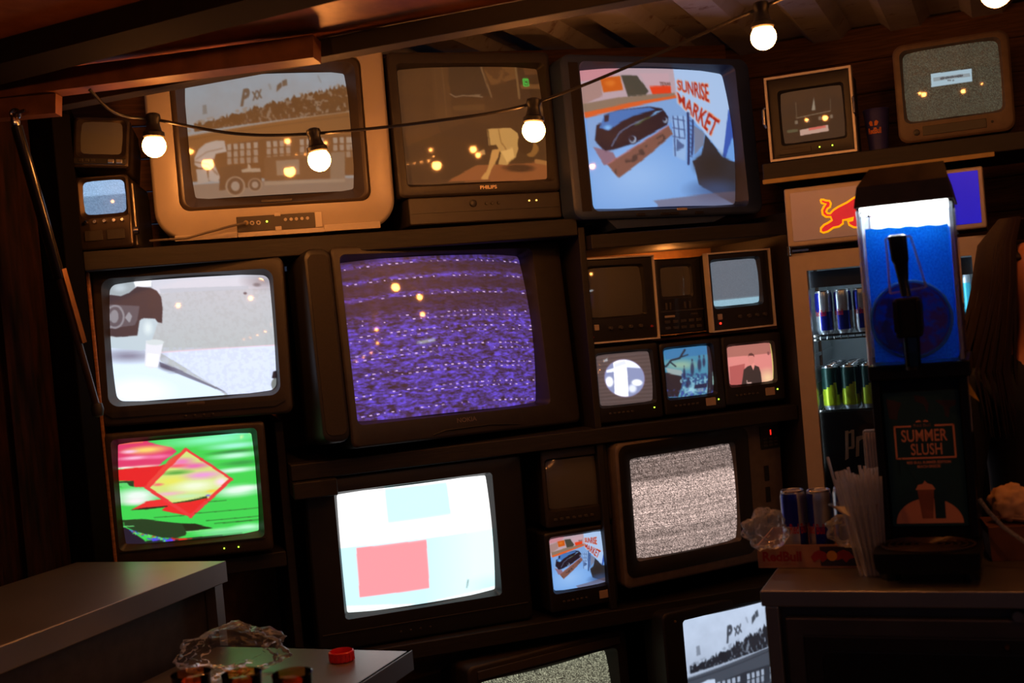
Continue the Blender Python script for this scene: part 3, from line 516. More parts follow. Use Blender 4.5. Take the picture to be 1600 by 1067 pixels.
pn = plate(t, of, 'control_panel', -.118, .104, -.277, -.233, mat('panel_dark', (52, 44, 38), .5), -.003, .002)
b = MB(of); b.rbox(-.118, .128, -.012, .02, -.292, -.279, .002, .001); b.build('panel_flap', silver, t)
plate(t, of, 'panel_end', .104, .124, -.277, -.233, silver, -.003, .004)
for x in (-.092, -.075, -.057): b = MB(of); b.tube([(x, -.002, -.253), (x, -.009, -.253)], [.007, .006], 14); j = b.build('jack', silver, t, True); b = MB(of); b.tube([(x, -.008, -.253), (x, -.0095, -.253)], .003, 10); b.build('hole', black, j)
for x in (.02, .036, .051, .067, .083): knob(t, of, x, -.249, .005, silver, -.004, .005, 'button')
knob(t, of, -.033, -.251, .0028, grn, -.005, .003, 'power_light')
for x, z in ((-.002, -.232), (-.002, -.273)): plate(t, of, 'latch', x-.009, x+.009, z-.006, z+.006, silver, -.005, .004)
plate(t, of, 'base_ledge', .128, .292, -.291, -.272, silver, -.002, .010); plate(t, of, 'base_ledge', -.292, -.119, -.292, -.276, silver, -.002, .010)
plate(t, of, 'name_badge', -.045, .045, -.196, -.188, mat('badge_dark', (44, 32, 24), .5), -.001, .001)
M_ = t.matrix_basis; bpy.context.view_layer.update(); M_ = t.matrix_world
w2 = lambda p: np.array(M_ @ Vector((p[0]+of[0], p[1]+of[1], p[2]+of[2])))
cab = thing('video_cable', 'thin grey video cable plugged into the silver television', 'cable', w2((-.092, -.012, -.253)))
q = [w2(p)-w2((-.092, -.012, -.253)) for p in ((-.092, -.03, -.253), (-.14, -.05, -.262), (-.2, -.045, -.274), (-.26, -.03, -.286), (-.32, -.03, -.286), (-.36, -.02, -.286))]
b = MB(); b.tube(q, .0035, 8); b.build('wire', mat('cable_grey', (90, 82, 76), .5), cab, True)
b = MB(); b.tube([np.zeros(3), q[0]*.6, q[0]], [.007, .0075, .005], 12); b.build('plug', mat('plug_yellow', (170, 150, 110), .4), cab, True)
# black set beside it
t, of = tv('television', 'black television showing a dark brown film with a green mark, upper row centre', (-.048, .0, 2.135, 5, -1.6, .3), (-.226, .226, -.172, .172), (-.262, .256, -.214, .217), dark, None, .42, pic_film(), 1.1, 1.25, .012, .015, .006, res=(220, 170))
b = MB(of); b.rbox(-.235, .256, .012, .2, -.296, -.214, .006, .004); b.build('control_chin', dark, t)
lettering('maker_name', 'PHILIPS', -.010, .044, -.199, -.188, -.0008, label_grey, t, of, .03)
knob(t, of, -.033, -.239, .011, black, .012, .006, 'power_button')
for x in (.01, .028, .049): knob(t, of, x, -.241, .005, black, .012, .004, 'button')
for x in (.150, .174): knob(t, of, x, -.239, .0025, amber, .012, .003, 'indicator')
b = MB(of); b.box(-.23, .262, .009, .014, -.262, -.2605); b.build('seam', black, t)
# blue set
t, of = tv('television', 'blue plastic television showing a street sign scene, upper row at right', (.566, 0, 2.07, 8.7, -3.1, 1), (-.273, .273, -.217, .217), (-.352, .345, -.256, .254), navy, None, .44, SUN, .86, 1.15, .016, .035, .012, res=(270, 210), taper=.05)
plate(t, of, 'speaker_grille', -.327, -.294, -.232, .228, grille, 0, .002)
b = MB(of); b.prism([(-.24, -.25), (-.2, -.286), (.16, -.276), (.23, -.25)], .02, .2); b.build('foot_skirt', navy, t)
for x in (-.123, -.034, .0, .093): b = MB(of); b.rbox(x-.016, x+.016, -.003, .004, -.252, -.243, .004, .001); b.build('button', black, t)
plate(t, of, 'name_badge', .012, .05, -.238, -.23, label_grey, 0, .001)
# two small portables at the left end
t, of = tv('portable_television', 'small switched-off portable television lying askew on another, top left', (-1.131, .0, 2.129, -7.5, -9.3, 5.5), (-.054, .056, -.032, .059), (-.075, .075, -.071, .071), gold, mat('portable_front', (72, 62, 52), .3, .7), .27, None, 0, .5, .012, .01, .012, back=.9, res=(24, 20), taper=.16)
b = MB(of); b.rbox(-.07, .07, -.006, .004, -.064, -.046, .003, .002); b.build('control_strip', black, t)
for x in (-.05, -.034, -.018): b = MB(of); b.rbox(x-.006, x+.006, -.009, -.004, -.059, -.051, .001, .001); b.build('button', dark, t)
for x in (.03, .052): b = MB(of); b.rbox(x-.009, x+.009, -.011, -.004, -.061, -.05, .003, .002); b.build('slider', alu, t)
b = MB(of); b.tube([(-.06, .05, .071), (-.055, .05, .083), (.055, .05, .083), (.06, .05, .071)], .004, 8); b.build('carry_handle', black, t, True)
t, of = tv('portable_television', 'small portable television with pale blue screen and a row of five knobs', (-1.141, .0, 1.936, -10.5, -3.2, -.1), (-.052, .061, -.004, .088), (-.0725, .0725, -.102, .102), gold, mat('portable_front', (72, 62, 52), .3, .7), .33, pic_grad((138, 182, 222), (92, 136, 172), .42, (60, 48)), 1.0, .45, .012, .01, .014, back=.97, res=(60, 48), taper=.28)
for x in (-.05, -.025, .001, .027, .05): knob(t, of, x, -.026, .0055, chrome, 0, .012)
for x in (-.032, .028): plate(t, of, 'dial_window', x-.024, x+.024, -.078, -.05, dark, 0, .004)
b = MB(of); b.tube([(.073, .03, -.055), (.084, .03, -.055)], [.013, .011], 16); b.build('side_dial', chrome, t, True)
b = MB(of); b.box(.0705, .0735, .06, .27, -.09, .085); b.build('side_plate', alu, t)
# middle row
t, of = tv('television', 'black television showing a grey scene with a paper cup', (-.939, .0, 1.569, -9.3, -2.9, 1.2), (-.2245, .2245, -.167, .167), (-.262, .268, -.235, .213), dark, None, .42, pic_street(), 1.28, .85, .014, .02, .022, res=(260, 195))
b = MB(of); b.prism([(-.25, -.198), (-.23, -.212), (.22, -.212), (.25, -.198), (.25, -.196), (-.25, -.196)], -.004, .004); b.build('chin_line', black, t); plate(t, of, 'name_badge', -.025, .025, -.192, -.184, mat('badge_grey', (92, 84, 80), .4, .4), 0, .001)
for x in (-.03, -.005, .02, .045): knob(t, of, x, -.222, .004, black, 0, .003, 'button')
t, of = tv('television', 'big black television with purple static, centre of the wall', (-.193, .0, 1.515, 13.1, -5.8, 1.2), (-.3085, .3085, -.234, .234), (-.345, .425, -.312, .272), dark, None, .46, pic_nokia(), 1.08, 1.1, .014, .02, .010, res=(300, 230))
b = MB(of); b.rbox(-.432, -.347, -.006, .16, -.29, .268, .03, .012); s_ = b.build('speaker_box', black, t, True)
b = MB(of); b.rbox(-.422, -.357, -.008, .0, -.27, .25, .02, .002); b.build('grille', grille, s_)
lettering('maker_name', 'NOKIA', -.008, .058, -.272, -.258, -.001, mat('logo_dim', (120, 104, 92), .4, .3), t, of, .02)
b = MB(of); b.tube([(-.09, -.001, -.3), (-.05, -.002, -.29), (.1, -.002, -.288), (.2, -.001, -.297)], .002, 6); b.build('flap_line', black, t)
# six small monitors
def small(label, pose, scr, outer, pic=None, es=1., frame=False, res=(100, 88), body=black, curve=.5, **k):
    t, of = tv('small_monitor', label, pose, scr, outer, body, None, .28, pic, es, curve, .008, .008, .008, back=.85, res=res, taper=.2, **k)
    t['group'] = 'small monitors in the rack'
    if frame:
        x0, x1, z0, z1 = outer; b = MB(of)
        for a in ((x0-.004, x1+.004, z1-.001, z1+.004), (x0-.004, x1+.004, z0-.004, z0+.001), (x0-.004, x0+.001, z0, z1), (x1-.001, x1+.004, z0, z1)): b.box(a[0], a[1], -.006, .02, a[2], a[3])
        b.build('metal_edge', edgew, t)
    return t, of
def dials(t, of, xs, z, r=.006, m=None):
    for x in xs: knob(t, of, x, z, r, m or char, 0, .01)
t, of = small('white-edged small monitor, switched off, left one of the upper trio', (.365, 0, 1.569, 5.1, -.9, .9), (-.103, .079, -.051, .1), (-.12, .12, -.129, .129), frame=True, res=(24, 20)); dials(t, of, (-.045, -.01, .025, .06), -.088); plate(t, of, 'emblem', -.1, -.084, -.092, -.074, label_grey); knob(t, of, -.106, -.112, .003, mat('red_off', (190, 40, 30), .4), 0, .003, 'indicator'); knob(t, of, .1, -.092, .004, mat('red_knob', (170, 50, 44), .4), 0, .006)
t, of = small('narrow dark monitor with button panel, between the two white-edged ones', (.579, .02, 1.563, 8.9, .4, .6), (-.069, .039, .001, .092), (-.0905, .081, -.1195, .1195), res=(24, 20))
b = MB(of); b.box(-.08, .08, -.003, .002, -.049, -.045); b.build('divider', char, t); plate(t, of, 'name_badge', -.068, -.03, -.067, -.06, label_grey, 0, .002); plate(t, of, 'name_badge', .03, .056, -.063, -.058, char, 0, .002)
for x in (-.06, -.045, .01, .028): plate(t, of, 'slider', x-.003, x+.003, -.042, -.02, char, 0, .006)
for r_ in range(2):
    for x in (-.06, -.03, .0, .03, .058): plate(t, of, 'button', x-.009, x+.009, -.085-.02*r_, -.076-.02*r_, char, 0, .005)
t, of = small('white-edged small monitor with glowing grey screen and red light', (.779, 0, 1.564, 6.3, .2, -.4), (-.098, .074, -.045, .097), (-.116, .116, -.1225, .1225), pic_grad((92, 104, 116), (142, 182, 200), .84, (60, 50), .01), 1., True); dials(t, of, (-.015, .02, .05, .08), -.085); plate(t, of, 'emblem', -.096, -.08, -.088, -.07, label_grey); knob(t, of, -.088, -.1, .0035, redl, 0, .003, 'indicator')
def lowpanel(t, of, x1, z0, tape=True):
    for k in range(6): plate(t, of, 'button', -.075+k*.015, -.066+k*.015, z0+.022, z0+.028, char, 0, .003)
    if tape: plate(t, of, 'tape', x1-.075, x1-.04, z0+.013, z0+.038, paper, 0, .001)
    knob(t, of, x1-.03, z0+.03, .0022, grn, 0, .002, 'indicator')
t, of = small('small monitor showing a bright white circle', (.366, 0, 1.306, 1.1, -1.5, .6), (-.095, .083, -.064, .093), (-.11, .11, -.118, .118), pic_circle(), 1.25, res=(112, 98)); lowpanel(t, of, .11, -.115, False)
t, of = small('small monitor showing a blue scene with bare branches', (.588, 0, 1.304, 1.4, -.9, -.1), (-.09, .072, -.06, .092), (-.1065, .1065, -.113, .113), pic_blue_trees(), 1., res=(112, 98)); lowpanel(t, of, .11, -.112)
t, of = small('small monitor showing a man in black on pink', (.802, 0, 1.308, 3.3, .1, .2), (-.087, .075, -.046, .077), (-.1085, .1085, -.11, .11), pic_man(), 1., res=(112, 92)); lowpanel(t, of, .11, -.105)
t, of = small('switched-off small monitor beside the grey static television, above the colourful one', (.167, .0, 1.007, 1.2, -.4, .5), (-.092, .089, -.064, .084), (-.11, .11, -.12, .12), res=(24, 20), body=dark)
for k in range(7): plate(t, of, 'button', -.085+k*.02, -.073+k*.02, -.1, -.092, char, 0, .003)
knob(t, of, .085, -.096, .0018, grn, 0, .002, 'indicator')
t, of = small('small monitor repeating the street sign scene, below a dark monitor', (.157, -.01, .754, 6, -1, .3), (-.095, .088, -.059, .1), (-.1155, .1155, -.1215, .1215), SUN, .92, res=(120, 105)); lowpanel(t, of, .125, -.118)
# lower row
t, of = tv('television', 'television with red diamond and green glitch picture, at lower left', (-.986, .0, 1.142, -5.8, .8, 1), (-.1845, .1845, -.1415, .1415), (-.221, .222, -.198, .174), woodv, mat('bezel_brown', (54, 46, 38), .45), .44, pic_glitch(), 1.0, 1.4, .016, .012, .005, back=.9, res=(240, 180), taper=.34)
for x in (.085, .125): knob(t, of, x, -.178, .002, grn, 0, .003, 'indicator')
b = MB(of); b.box(-.2, .2, -.003, .002, -.161, -.159); b.build('groove', black, t)
t, of = tv('television', 'black television with bright white and red blocks, bottom centre', (-.34, .0, .893, 1.2, 1.3, 0), (-.229, .229, -.1765, .1765), (-.325, .335, -.276, .232), black, None, .45, pic_block(), 1.25, 1.3, .012, .015, .005, res=(220, 170))
b = MB(of); b.box(-.31, .32, -.003, .002, -.225, -.223); b.build('groove', char, t)
for k in range(4): knob(t, of, -.08+k*.03, -.25, .004, dark, 0, .003, 'button')
bands = np.interp(np.linspace(0, 1, 170), [0, .22, .25, .3, .68, .72, .8, .84, 1], [.72, .66, .95, 1.05, 1.0, .95, .72, .9, .8]); bands *= 1+.1*nrng.normal(size=170)
t, of = tv('television', 'grey television full of pinkish grey static, with red channel digit', (.535, .0, .911, 9.5, 1.8, -.3), (-.1935, .1935, -.156, .156), (-.252, .376, -.24, .214), mat('warm_grey_plastic', (104, 94, 88), .5), mat('warm_grey_plastic', (104, 94, 88), .5), .42, static((210, 170), .16, 1.0, (236, 206, 196), bands), 1.75, 1., .03, .02, .006, res=(210, 170))
b = MB(of); i0 = rrect(.447, .372, .02, 6); i1 = rrect(.40, .325, .012, 6); b.loft([[(x, -.0015, z) for x, z in rrect(.49, .415, .03, 6)], [(x, -.003, z) for x, z in i0], [(x, .01, z) for x, z in i1]], (False, False)); b.build('inner_surround', black, t, True)
pn = plate(t, of, 'channel_panel', .293, .37, .126, .2, black, 0, .004)
b = MB(of); b.box(.332, .335, -.0055, -.004, .17, .186); b.build('digit', redl, pn)
for r_ in range(3):
    for c_ in range(3): b = MB(of); b.rbox(.303+c_*.021, .317+c_*.021, -.007, -.003, .133+r_*.011, .14+r_*.011, .001, .001); b.build('key', char, pn)
for k in range(3): plate(t, of, 'side_knob_slot', .30, .318, .02-k*.07, .07-k*.07, black, 0, .003)
bw = RACE.mean(2, keepdims=True)*np.array([1.18, 1.25, 1.36]); bw = np.clip((bw-.2)*1.45, 0, 1)
t, of = tv('television', 'black television with grainy yellowish static, cut off at the bottom', (.02, -.03, .30, 14, 0, 0), (-.235, .235, -.175, .165), (-.28, .29, -.225, .232), dark, None, .44, static((220, 165), .1, 1., (220, 220, 185), seed=4), .85, .9, .016, .02, .01, res=(220, 165))
plate(t, of, 'top_ledge', -.25, .26, .19, .215, char, 0, .006)
t, of = tv('television', 'black television with a grey crowd picture, behind the steel counter', (.69, -.02, .365, 12, 0, 0), (-.235, .235, -.19, .18), (-.32, .285, -.29, .225), black, None, .44, bw, 1.0, 1.3, .012, .02, .005, res=(230, 180)); knob(t, of, -.275, .195, .004, mat('brass_dot', (150, 120, 50), .4, .6), 0, .003, 'badge')
# sets on the shelf over the fridge
shelfz = 1.944
def rtv(name, label, a, v, z, scr, outer, **k): return tv(name, label, None, scr, outer, world=(rw(a, v, z), RY), **k)
t, of = rtv('small_monitor', 'metal-edged monitor with dim brown screen, beside a paper cup', .093, .03, 2.073, (-.085, .096, -.076, .077), (-.122, .124, -.122, .122), body=black, depth=.28, pic=pic_dim(), es=.75, curve=.7, lip=.008, rad=.006, srad=.006, back=.9, res=(110, 95), taper=.2)
x0, x1, z0, z1 = -.122, .124, -.122, .122; b = MB(of)
for a in ((x0-.006, x1+.006, z1-.001, z1+.006), (x0-.006, x1+.006, z0-.006, z0+.001), (x0-.006, x0+.001, z0, z1), (x1-.001, x1+.006, z0, z1)): b.box(a[0], a[1], -.012, .03, a[2], a[3])
b.build('metal_edge', edgew, t)
for x in (-.134, .132): b = MB(of); b.tube([(x-.002, .0, -.02), (x-.002, -.02, -.012), (x-.002, -.02, .03), (x-.002, 0, .038)], .004, 8); b.build('side_handle', chrome, t, True)
for x in (.02, .058): knob(t, of, x, -.1, .0022, grn, 0, .002, 'indicator')
plate(t, of, 'button_strip', -.1, -.005, -.11, -.094, dark, 0, .003)
t, of = rtv('television', 'brown-grey television with green static and a white caption, top right', .5, .03, 2.113, (-.131, .131, -.1, .1), (-.158, .162, -.163, .125), body=mat('taupe_plastic', (96, 78, 62), .5), depth=.3, pic=pic_title(), es=.75, curve=.6, lip=.008, rad=.03, srad=.016, res=(160, 120))
plate(t, of, 'control_slot', -.09, .085, -.147, -.12, black, 0, .002); knob(t, of, -.107, -.135, .009, black, 0, .004, 'power_button'); knob(t, of, .1, -.132, .004, black, 0, .003, 'button')

# ------------------------------------------------------------------ string lights
BC = (1., .33, .068)
def bulb_mat():
    m = bpy.data.materials.new('bulb_glow'); m.use_nodes = True; nt = m.node_tree; nt.nodes.remove(nt.nodes['Principled BSDF']); e = nt.nodes.new('ShaderNodeEmission')
    e.inputs[0].default_value = (*BC, 1); e.inputs[1].default_value = BULB_W; nt.links.new(e.outputs[0], nt.nodes['Material Output'].inputs[0]); return m
m_bulb = bulb_mat(); m_sock = mat('socket_rubber', (26, 24, 24), .45); m_cable = mat('cable_rubber', (30, 27, 26), .4)
def socket_bulb(parent, p, tilt=0):
    o = np.asarray(p); b = MB(); R_ = Matrix.Rotation(tilt, 3, 'Y')
    b.lathe([(.008, .066), (.014, .063), (.0155, .055), (.0125, .049), (.0135, .040), (.0165, .030), (.021, .027), (.0215, .019), (.019, .016)], 18); s = b.build('socket', m_sock, parent, True); s.location = o; s.rotation_euler = (0, tilt, 0); s.scale = (1.25,)*3
    b = MB(); n = 12; b.lathe([(.0145, .020)]+[(.0232*math.sin(a), .0232*math.cos(a)) for a in np.linspace(.72, math.pi-.02, n)], 22); bb = b.build('bulb', m_bulb, s, True); return s
def string(label, pts, bulbs, extra=None):
    root = thing('string_light', label, 'string light', pts[0]); p0 = np.asarray(pts[0])
    P = [np.asarray(p)-p0 for p in pts]; path = []
    for i in range(len(P)-1):
        a, b_, c, d = P[max(i-1, 0)], P[i], P[i+1], P[min(i+2, len(P)-1)]
        for t in np.linspace(0, 1, 9)[:-1]: path.append(.5*((2*b_)+(c-a)*t+(2*a-5*b_+4*c-d)*t*t+(3*b_-a-3*c+d)*t**3))
    path.append(P[-1]); b = MB(); b.tube(path, .0042, 8); b.build('cable', m_cable, root, True)
    for p, tl in bulbs: socket_bulb(root, np.asarray(p)-p0, tl)
    return root
def cpt(x, y, d): return CAM_P+ray(x, y)*d
B = [cpt(241, 228, 3.06), cpt(499, 250, 3.1), cpt(834, 204, 3.08), cpt(1193, 58, 2.8), cpt(1556, -12, 2.42)]; up = np.array([0, 0, .068])
PT = [cpt(140, 140, 2.95), cpt(170, 170, 3.0), cpt(200, 182, 3.04)]+[B[0]+up, cpt(370, 209, 3.08), B[1]+up, cpt(680, 189, 3.08), B[2]+up, cpt(1010, 92, 2.96), B[3]+up, cpt(1390, -64, 2.6), B[4]+up, B[4]+up+np.array([.28, -.02, .03])*1., B[4]+up+np.array([.55, -.05, .14])]
string('sagging black cable with glowing warm round bulbs across the television wall', PT, [(B[0], .05), (B[1], -.12), (B[2], .08), (B[3], 0), (B[4], 0)])
# the same lights go on over the guests' side, behind the camera
Q = [np.array(q) for q in ((-1.1, 1.95, 2.2), (-.08, 2.08, 2.235), (1.1, .9, 2.3), (1.8, -.4, 2.25), (2.3, -1.9, 2.15), (2.7, -3.6, 2.15), (3.0, -5.4, 2.15), (3.2, -7.3, 2.15))]
string('second string of warm bulbs hung over the guests, out of view', [q+up for q in Q], [(q, 0) for q in Q])

# ------------------------------------------------------------------ drinks fridge
fr = thing('drinks_fridge', 'tall drinks fridge with a lit header sign and glass door', 'fridge', rw(0, 0, 0), (0, 0, RY))
m_fr = mat('fridge_silver', (176, 164, 150), .4, .25, var=.05); m_in = mat('fridge_liner', (196, 204, 206), .4, var=.05); Wf = .565; Df = .56
b = MB(); b.box(0, Wf, .045, .07, .1, .16); b.box(0, .03, .045, Df, .1, 1.66); b.box(Wf-.03, Wf, .045, Df, .1, 1.66); b.box(0, Wf, Df-.03, Df, .1, 1.66); b.box(0, Wf, .045, Df, 1.63, 1.66); b.box(0, Wf, .045, Df, .1, .14); b.build('cabinet', m_fr, fr)
b = MB(); b.box(.031, Wf-.031, Df-.034, Df-.03, .14, 1.63); b.box(.03, .034, .05, Df-.03, .14, 1.63); b.box(Wf-.034, Wf-.03, .05, Df-.03, .14, 1.63); b.build('liner', m_in, fr)
for x in (.03, Wf-.06): b = MB(); b.cyl((x+.015, .08, 0), (x+.015, .08, .1), .018); b.build('foot', black, fr)
hd_ = MB(); hd_.rbox(0, Wf, .0, .4, 1.68, 1.856, .006, .004); ho = hd_.build('header_box', m_fr, fr)
b = MB(); b.rbox(.018, .452, -.003, .004, 1.695, 1.842, .003, .001); b.build('sign_face', mat('sign_silver', (176, 160, 148), .35, .3, var=.03, emit=(150, 130, 124), es=.12), ho)
b = MB(); b.rbox(.456, Wf-.014, -.003, .004, 1.695, 1.845, .003, .001); b.build('blue_sign', mat('sign_blue', (8, 9, 44), .35, var=.2, scale=6, emit=(30, 26, 190), es=.85), ho)
BQ = [(448,350),(466,348),(490,356),(515,358),(526,378),(520,405),(500,418),(490,440),(500,452),(520,455),(545,428),(580,405),(610,390),(650,370),(690,342),(735,316),(800,290),(880,276),(960,300),(1000,340),(960,420),(900,470),(860,500),(800,505),(760,520),(735,560),(700,558),(665,540),(655,515),(690,505),(700,485),(650,500),(618,505),(618,530),(590,552),(545,562),(505,590),(470,600),(450,590),(452,565),(475,540),(505,525),(535,505),(525,480),(490,480),(465,462),(460,430),(475,400),(490,385),(455,375)]
def bullpt(x, y): q = room(1190+x/4.847, 240+y/4.847, 0); return (q[0], q[2])
bull = [bullpt(*q) for q in BQ]; P2 = np.array(bull); nrm = []
for i in range(len(P2)):
    d = P2[(i+1) % len(P2)]-P2[i-1]; nn = np.array([d[1], -d[0]]); nrm.append(nn/(np.linalg.norm(nn)+1e-9))
sg = 1 if sum(P2[i-1][0]*P2[i][1]-P2[i][0]*P2[i-1][1] for i in range(len(P2))) > 0 else -1
import mathutils.geometry as mg
def flat(poly, y0, y1, name, m, parent):
    tri = mg.tessellate_polygon([[Vector((x, z, 0)) for x, z in poly]]); n = len(poly); b = MB(); b.add([(x, y0, z) for x, z in poly]+[(x, y1, z) for x, z in poly], [tuple(t) for t in tri]+[(i, (i+1) % n, n+(i+1) % n, n+i) for i in range(n)]); return b.build(name, m, parent)
bo = flat([tuple(p) for p in P2], -.0045, -.003, 'bull_emblem', mat('sign_red', (205, 40, 50), .4, var=.1, emit=(208, 40, 52), es=.6), ho)
b = MB(); b.tube([(x, -.005, z) for x, z in bull+bull[:1]], .0033, 5); b.build('outline', mat('sign_yellow', (250, 190, 20), .4, var=.05, emit=(250, 178, 10), es=.75), bo)
dr = MB(); z0, z1 = .16, 1.652; wv = .048
def dpiece(poly): b = MB(); b.prism(poly, -.0, .04); return b.build('door_rail', m_fr, fr)
dpiece([(0, z1), (Wf, z1), (Wf-wv, z1-wv), (wv, z1-wv)]); dpiece([(0, z0), (wv, z0+wv), (Wf-wv, z0+wv), (Wf, z0)]); dpiece([(0, z0), (0, z1), (wv, z1-wv), (wv, z0+wv)]); dpiece([(Wf, z0), (Wf-wv, z0+wv), (Wf-wv, z1-wv), (Wf, z1)])
b = MB(); b.box(wv-.004, Wf-wv+.004, .018, .024, z0+wv-.004, z1-wv+.004); b.build('door_glass', clear('door_glass', (225, 232, 235)), fr)
b = MB(); b.cyl((.004, -.008, 1.655), (.004, -.008, 1.682), .007); b.box(0, .06, -.006, .002, 1.664, 1.67); b.build('hinge', chrome, fr)
b = MB(); b.box(wv, Wf-wv, .05, .065, 1.55, 1.60); b.build('top_valance', mat('valance', (44, 46, 54), .5), fr)
def wshelf(z):
    b = MB(); b.tube([(.036, .056, z), (Wf-.036, .056, z)], .004, 6); b.tube([(.036, .056, z-.012), (Wf-.036, .056, z-.012)], .003, 6); b.tube([(.036, Df-.05, z), (Wf-.036, Df-.05, z)], .004, 6)
    for k in range(24): x = .045+k*(Wf-.09)/23; b.tube([(x, .054, z-.012), (x, .054, z+.002), (x, Df-.045, z+.002)], .0018, 5)
    return b.build('wire_shelf', chrome, fr)
wshelf(1.402); wshelf(1.170); wshelf(.82); wshelf(.5)
for z in np.linspace(1.2, 1.38, 5): b = MB(); b.box(.034, .042, .08, Df-.05, z, z+.01); b.build('side_rib', m_in, fr)
b = MB(); b.rbox(wv-.002, Wf-wv, .046, .052, .5, 1.168, .002, .001); sp = b.build('promo_board', mat('promo_black', (16, 15, 16), .5), fr)
m_cream = mat('promo_cream', (244, 206, 178), .6, var=.15)
def pq(l): return [(lambda q: (q[0], q[2]))(room(1290+x/13.34, 650+y/13.34, .045)) for x, y in l]
flat(pq([(405, 310), (470, 300), (480, 330), (540, 285), (595, 285), (605, 640), (580, 680), (480, 690), (480, 880), (410, 920), (415, 700)]), .0435, .046, 'letter_p', m_cream, sp)
flat(pq([(478, 365), (535, 350), (540, 630), (480, 645)]), .0428, .0435, 'letter_hole', mat('promo_black', (16, 15, 16)), sp)
flat(pq([(640, 430), (720, 410), (900, 390), (900, 470), (760, 480), (700, 520), (700, 830), (630, 850)]), .0435, .046, 'letter_r', m_cream, sp)
b = MB(); b.box(Wf-.046, Wf-.036, .05, .058, 1.0, 1.6); b.box(.036, .045, .046, .052, 1.0, 1.6); b.box(.2, Wf-.1, .07, .085, 1.612, 1.626); b.build('light_strip', glow('fridge_led', (225, 240, 255), 13.), fr)

# ------------------------------------------------------------------ cans
m_blue = mat('can_blue', (26, 34, 150), .28, .55, var=.08); m_sil = mat('can_silver', (190, 194, 200), .28, .8, var=.05); m_rd = mat('can_red', (190, 30, 44), .35, .3); m_yel = mat('can_lime', (176, 196, 30), .3, .4, var=.1); m_dkg = mat('can_dark_green', (26, 62, 54), .32, .45, var=.15); m_lid = mat('can_lid', (200, 200, 202), .22, 1, var=.05); m_teal = mat('can_teal', (60, 170, 190), .3, .4)
def can(label, group, loc, rz, h, r, style):
    t = thing('drink_can', label, 'can', loc, (0, 0, rz), group); n = 32; prof = [(r*.80, 0), (r*.86, .003), (r, .012)]+[(r, z) for z in np.linspace(.012, h-.014, 18)[1:]]+[(r*.93, h-.006), (r*.9, h-.003)]
    b = MB(); b.lathe(prof, n); mi = []
    for f in b.f:
        c = np.mean([b.v[i] for i in f], 0); an = (math.atan2(c[1], c[0])/(2*math.pi)) % 1; zz = c[2]/h
        if style == 'quad': k = 0 if (int(an*4) % 2) ^ (zz > .52) else 1
        elif style == 'lime': k = 0 if zz < .30+.32*abs(((an*2+.25) % 1)) else 1
        else: k = 0 if zz < .8 else 1
        if zz < .06 or zz > .94: k = 2
        mi.append(k)
    b.m = mi; b.build('can_body', {'quad': [m_blue, m_sil, m_sil], 'lime': [m_yel, m_dkg, m_sil], 'teal': [m_teal, m_sil, m_sil]}[style], t, True)
    b = MB(); b.lathe([(r*.9, h-.004), (r*.92, h-.001), (r*.9, h), (r*.84, h-.001), (r*.8, h-.005), (.0, h-.005)], 24); l = b.build('lid', m_lid, t, True)
    b = MB(); b.rbox(-.006, .006, -.012, .012, h-.005, h-.0035, .0007, .0005); b.build('pull_tab', m_lid, l)
    if style == 'quad': lettering('brand_name', 'Red Bull', -.75, .75, h*.42, h*.56, 0, m_rd, t, wrap=r*1.008, bold=.02)
    return t
up_ = can('blue and silver slim can in the fridge, nearest the door frame', 'blue and silver cans in the fridge', rw(.078, .095, 1.4045), RY-.4, .134, .0265, 'quad')
for k, w_ in enumerate(('second', 'third', 'fourth')):
    o = copy_tree(up_); o.location = rw(.078+(k+1)*.0575, .095, 1.4045); o.rotation_euler.z = RY-.4+(k-1)*.3; o['label'] = w_+' blue and silver slim can from the fridge door frame'
lm = can('dark green and lime slim can in the fridge, nearest the door frame', 'green cans in the fridge', rw(.080, .095, 1.1725), RY, .134, .0265, 'lime')
for v in range(5):
    for k in range(4):
        if v == k == 0: continue
        o = copy_tree(lm); o.location = rw(.080+k*.0575, .095+v*.058, 1.1725); o.rotation_euler.z = RY+.1*((k*3+v) % 3)
        o['label'] = ('second', 'third', 'fourth')[k-1]+' dark green and lime slim can from the fridge door frame' if v == 0 else 'green can standing behind the front row in the fridge'
can('teal and white can in the fridge, seen right of the slush machine', 'teal can in the fridge', rw(.478, .11, 1.4045), RY, .15, .028, 'teal')

# ------------------------------------------------------------------ shelf over the fridge
ov = thing('overhead_shelf', 'dark shelf above the fridge carrying two sets and a cup', 'shelf', rw(-.06, 0, 1.89), (0, 0, RY))
b = MB(); b.rbox(.0, .98, .01, .5, .0, .052, .004, .003); b.build('board', rackwood, ov)
b = MB(); b.rbox(.0, .66, -.006, .01, -.012, .002, .003, .002); b.build('gold_lit_edge', mat('edge_light_yellow', (168, 140, 78), .5, var=.15), ov)  # gold light along the shelf edge, put into a yellow strip
for x in (-.0, .93): b = MB(); b.rbox(x+(.0 if x else -.0), x+.045, .44, .5, -.85, .0, .003, .002); b.build('bracket', rackwood, ov)
cup = thing('paper_cup', 'dark purple paper cup with orange print on the overhead shelf', 'cup', rw(.278, .10, 1.943), (0, 0, RY-.15))
m_cup = mat('cup_purple', (44, 44, 116), .6, var=.1); b = MB(); b.lathe([(.0, .002), (.0275, .002), (.0275, 0), (.038, .122), (.0395, .125), (.038, .128), (.0355, .124), (.0255, .006), (.0, .006)], 28); b.build('cup_wall', m_cup, cup, True)
m_or = mat('cup_orange', (214, 120, 30), .5); lettering('brand_name', 'RedBull', -.6, .55, .052, .07, 0, m_or, cup, wrap=.0343, bold=.03); 
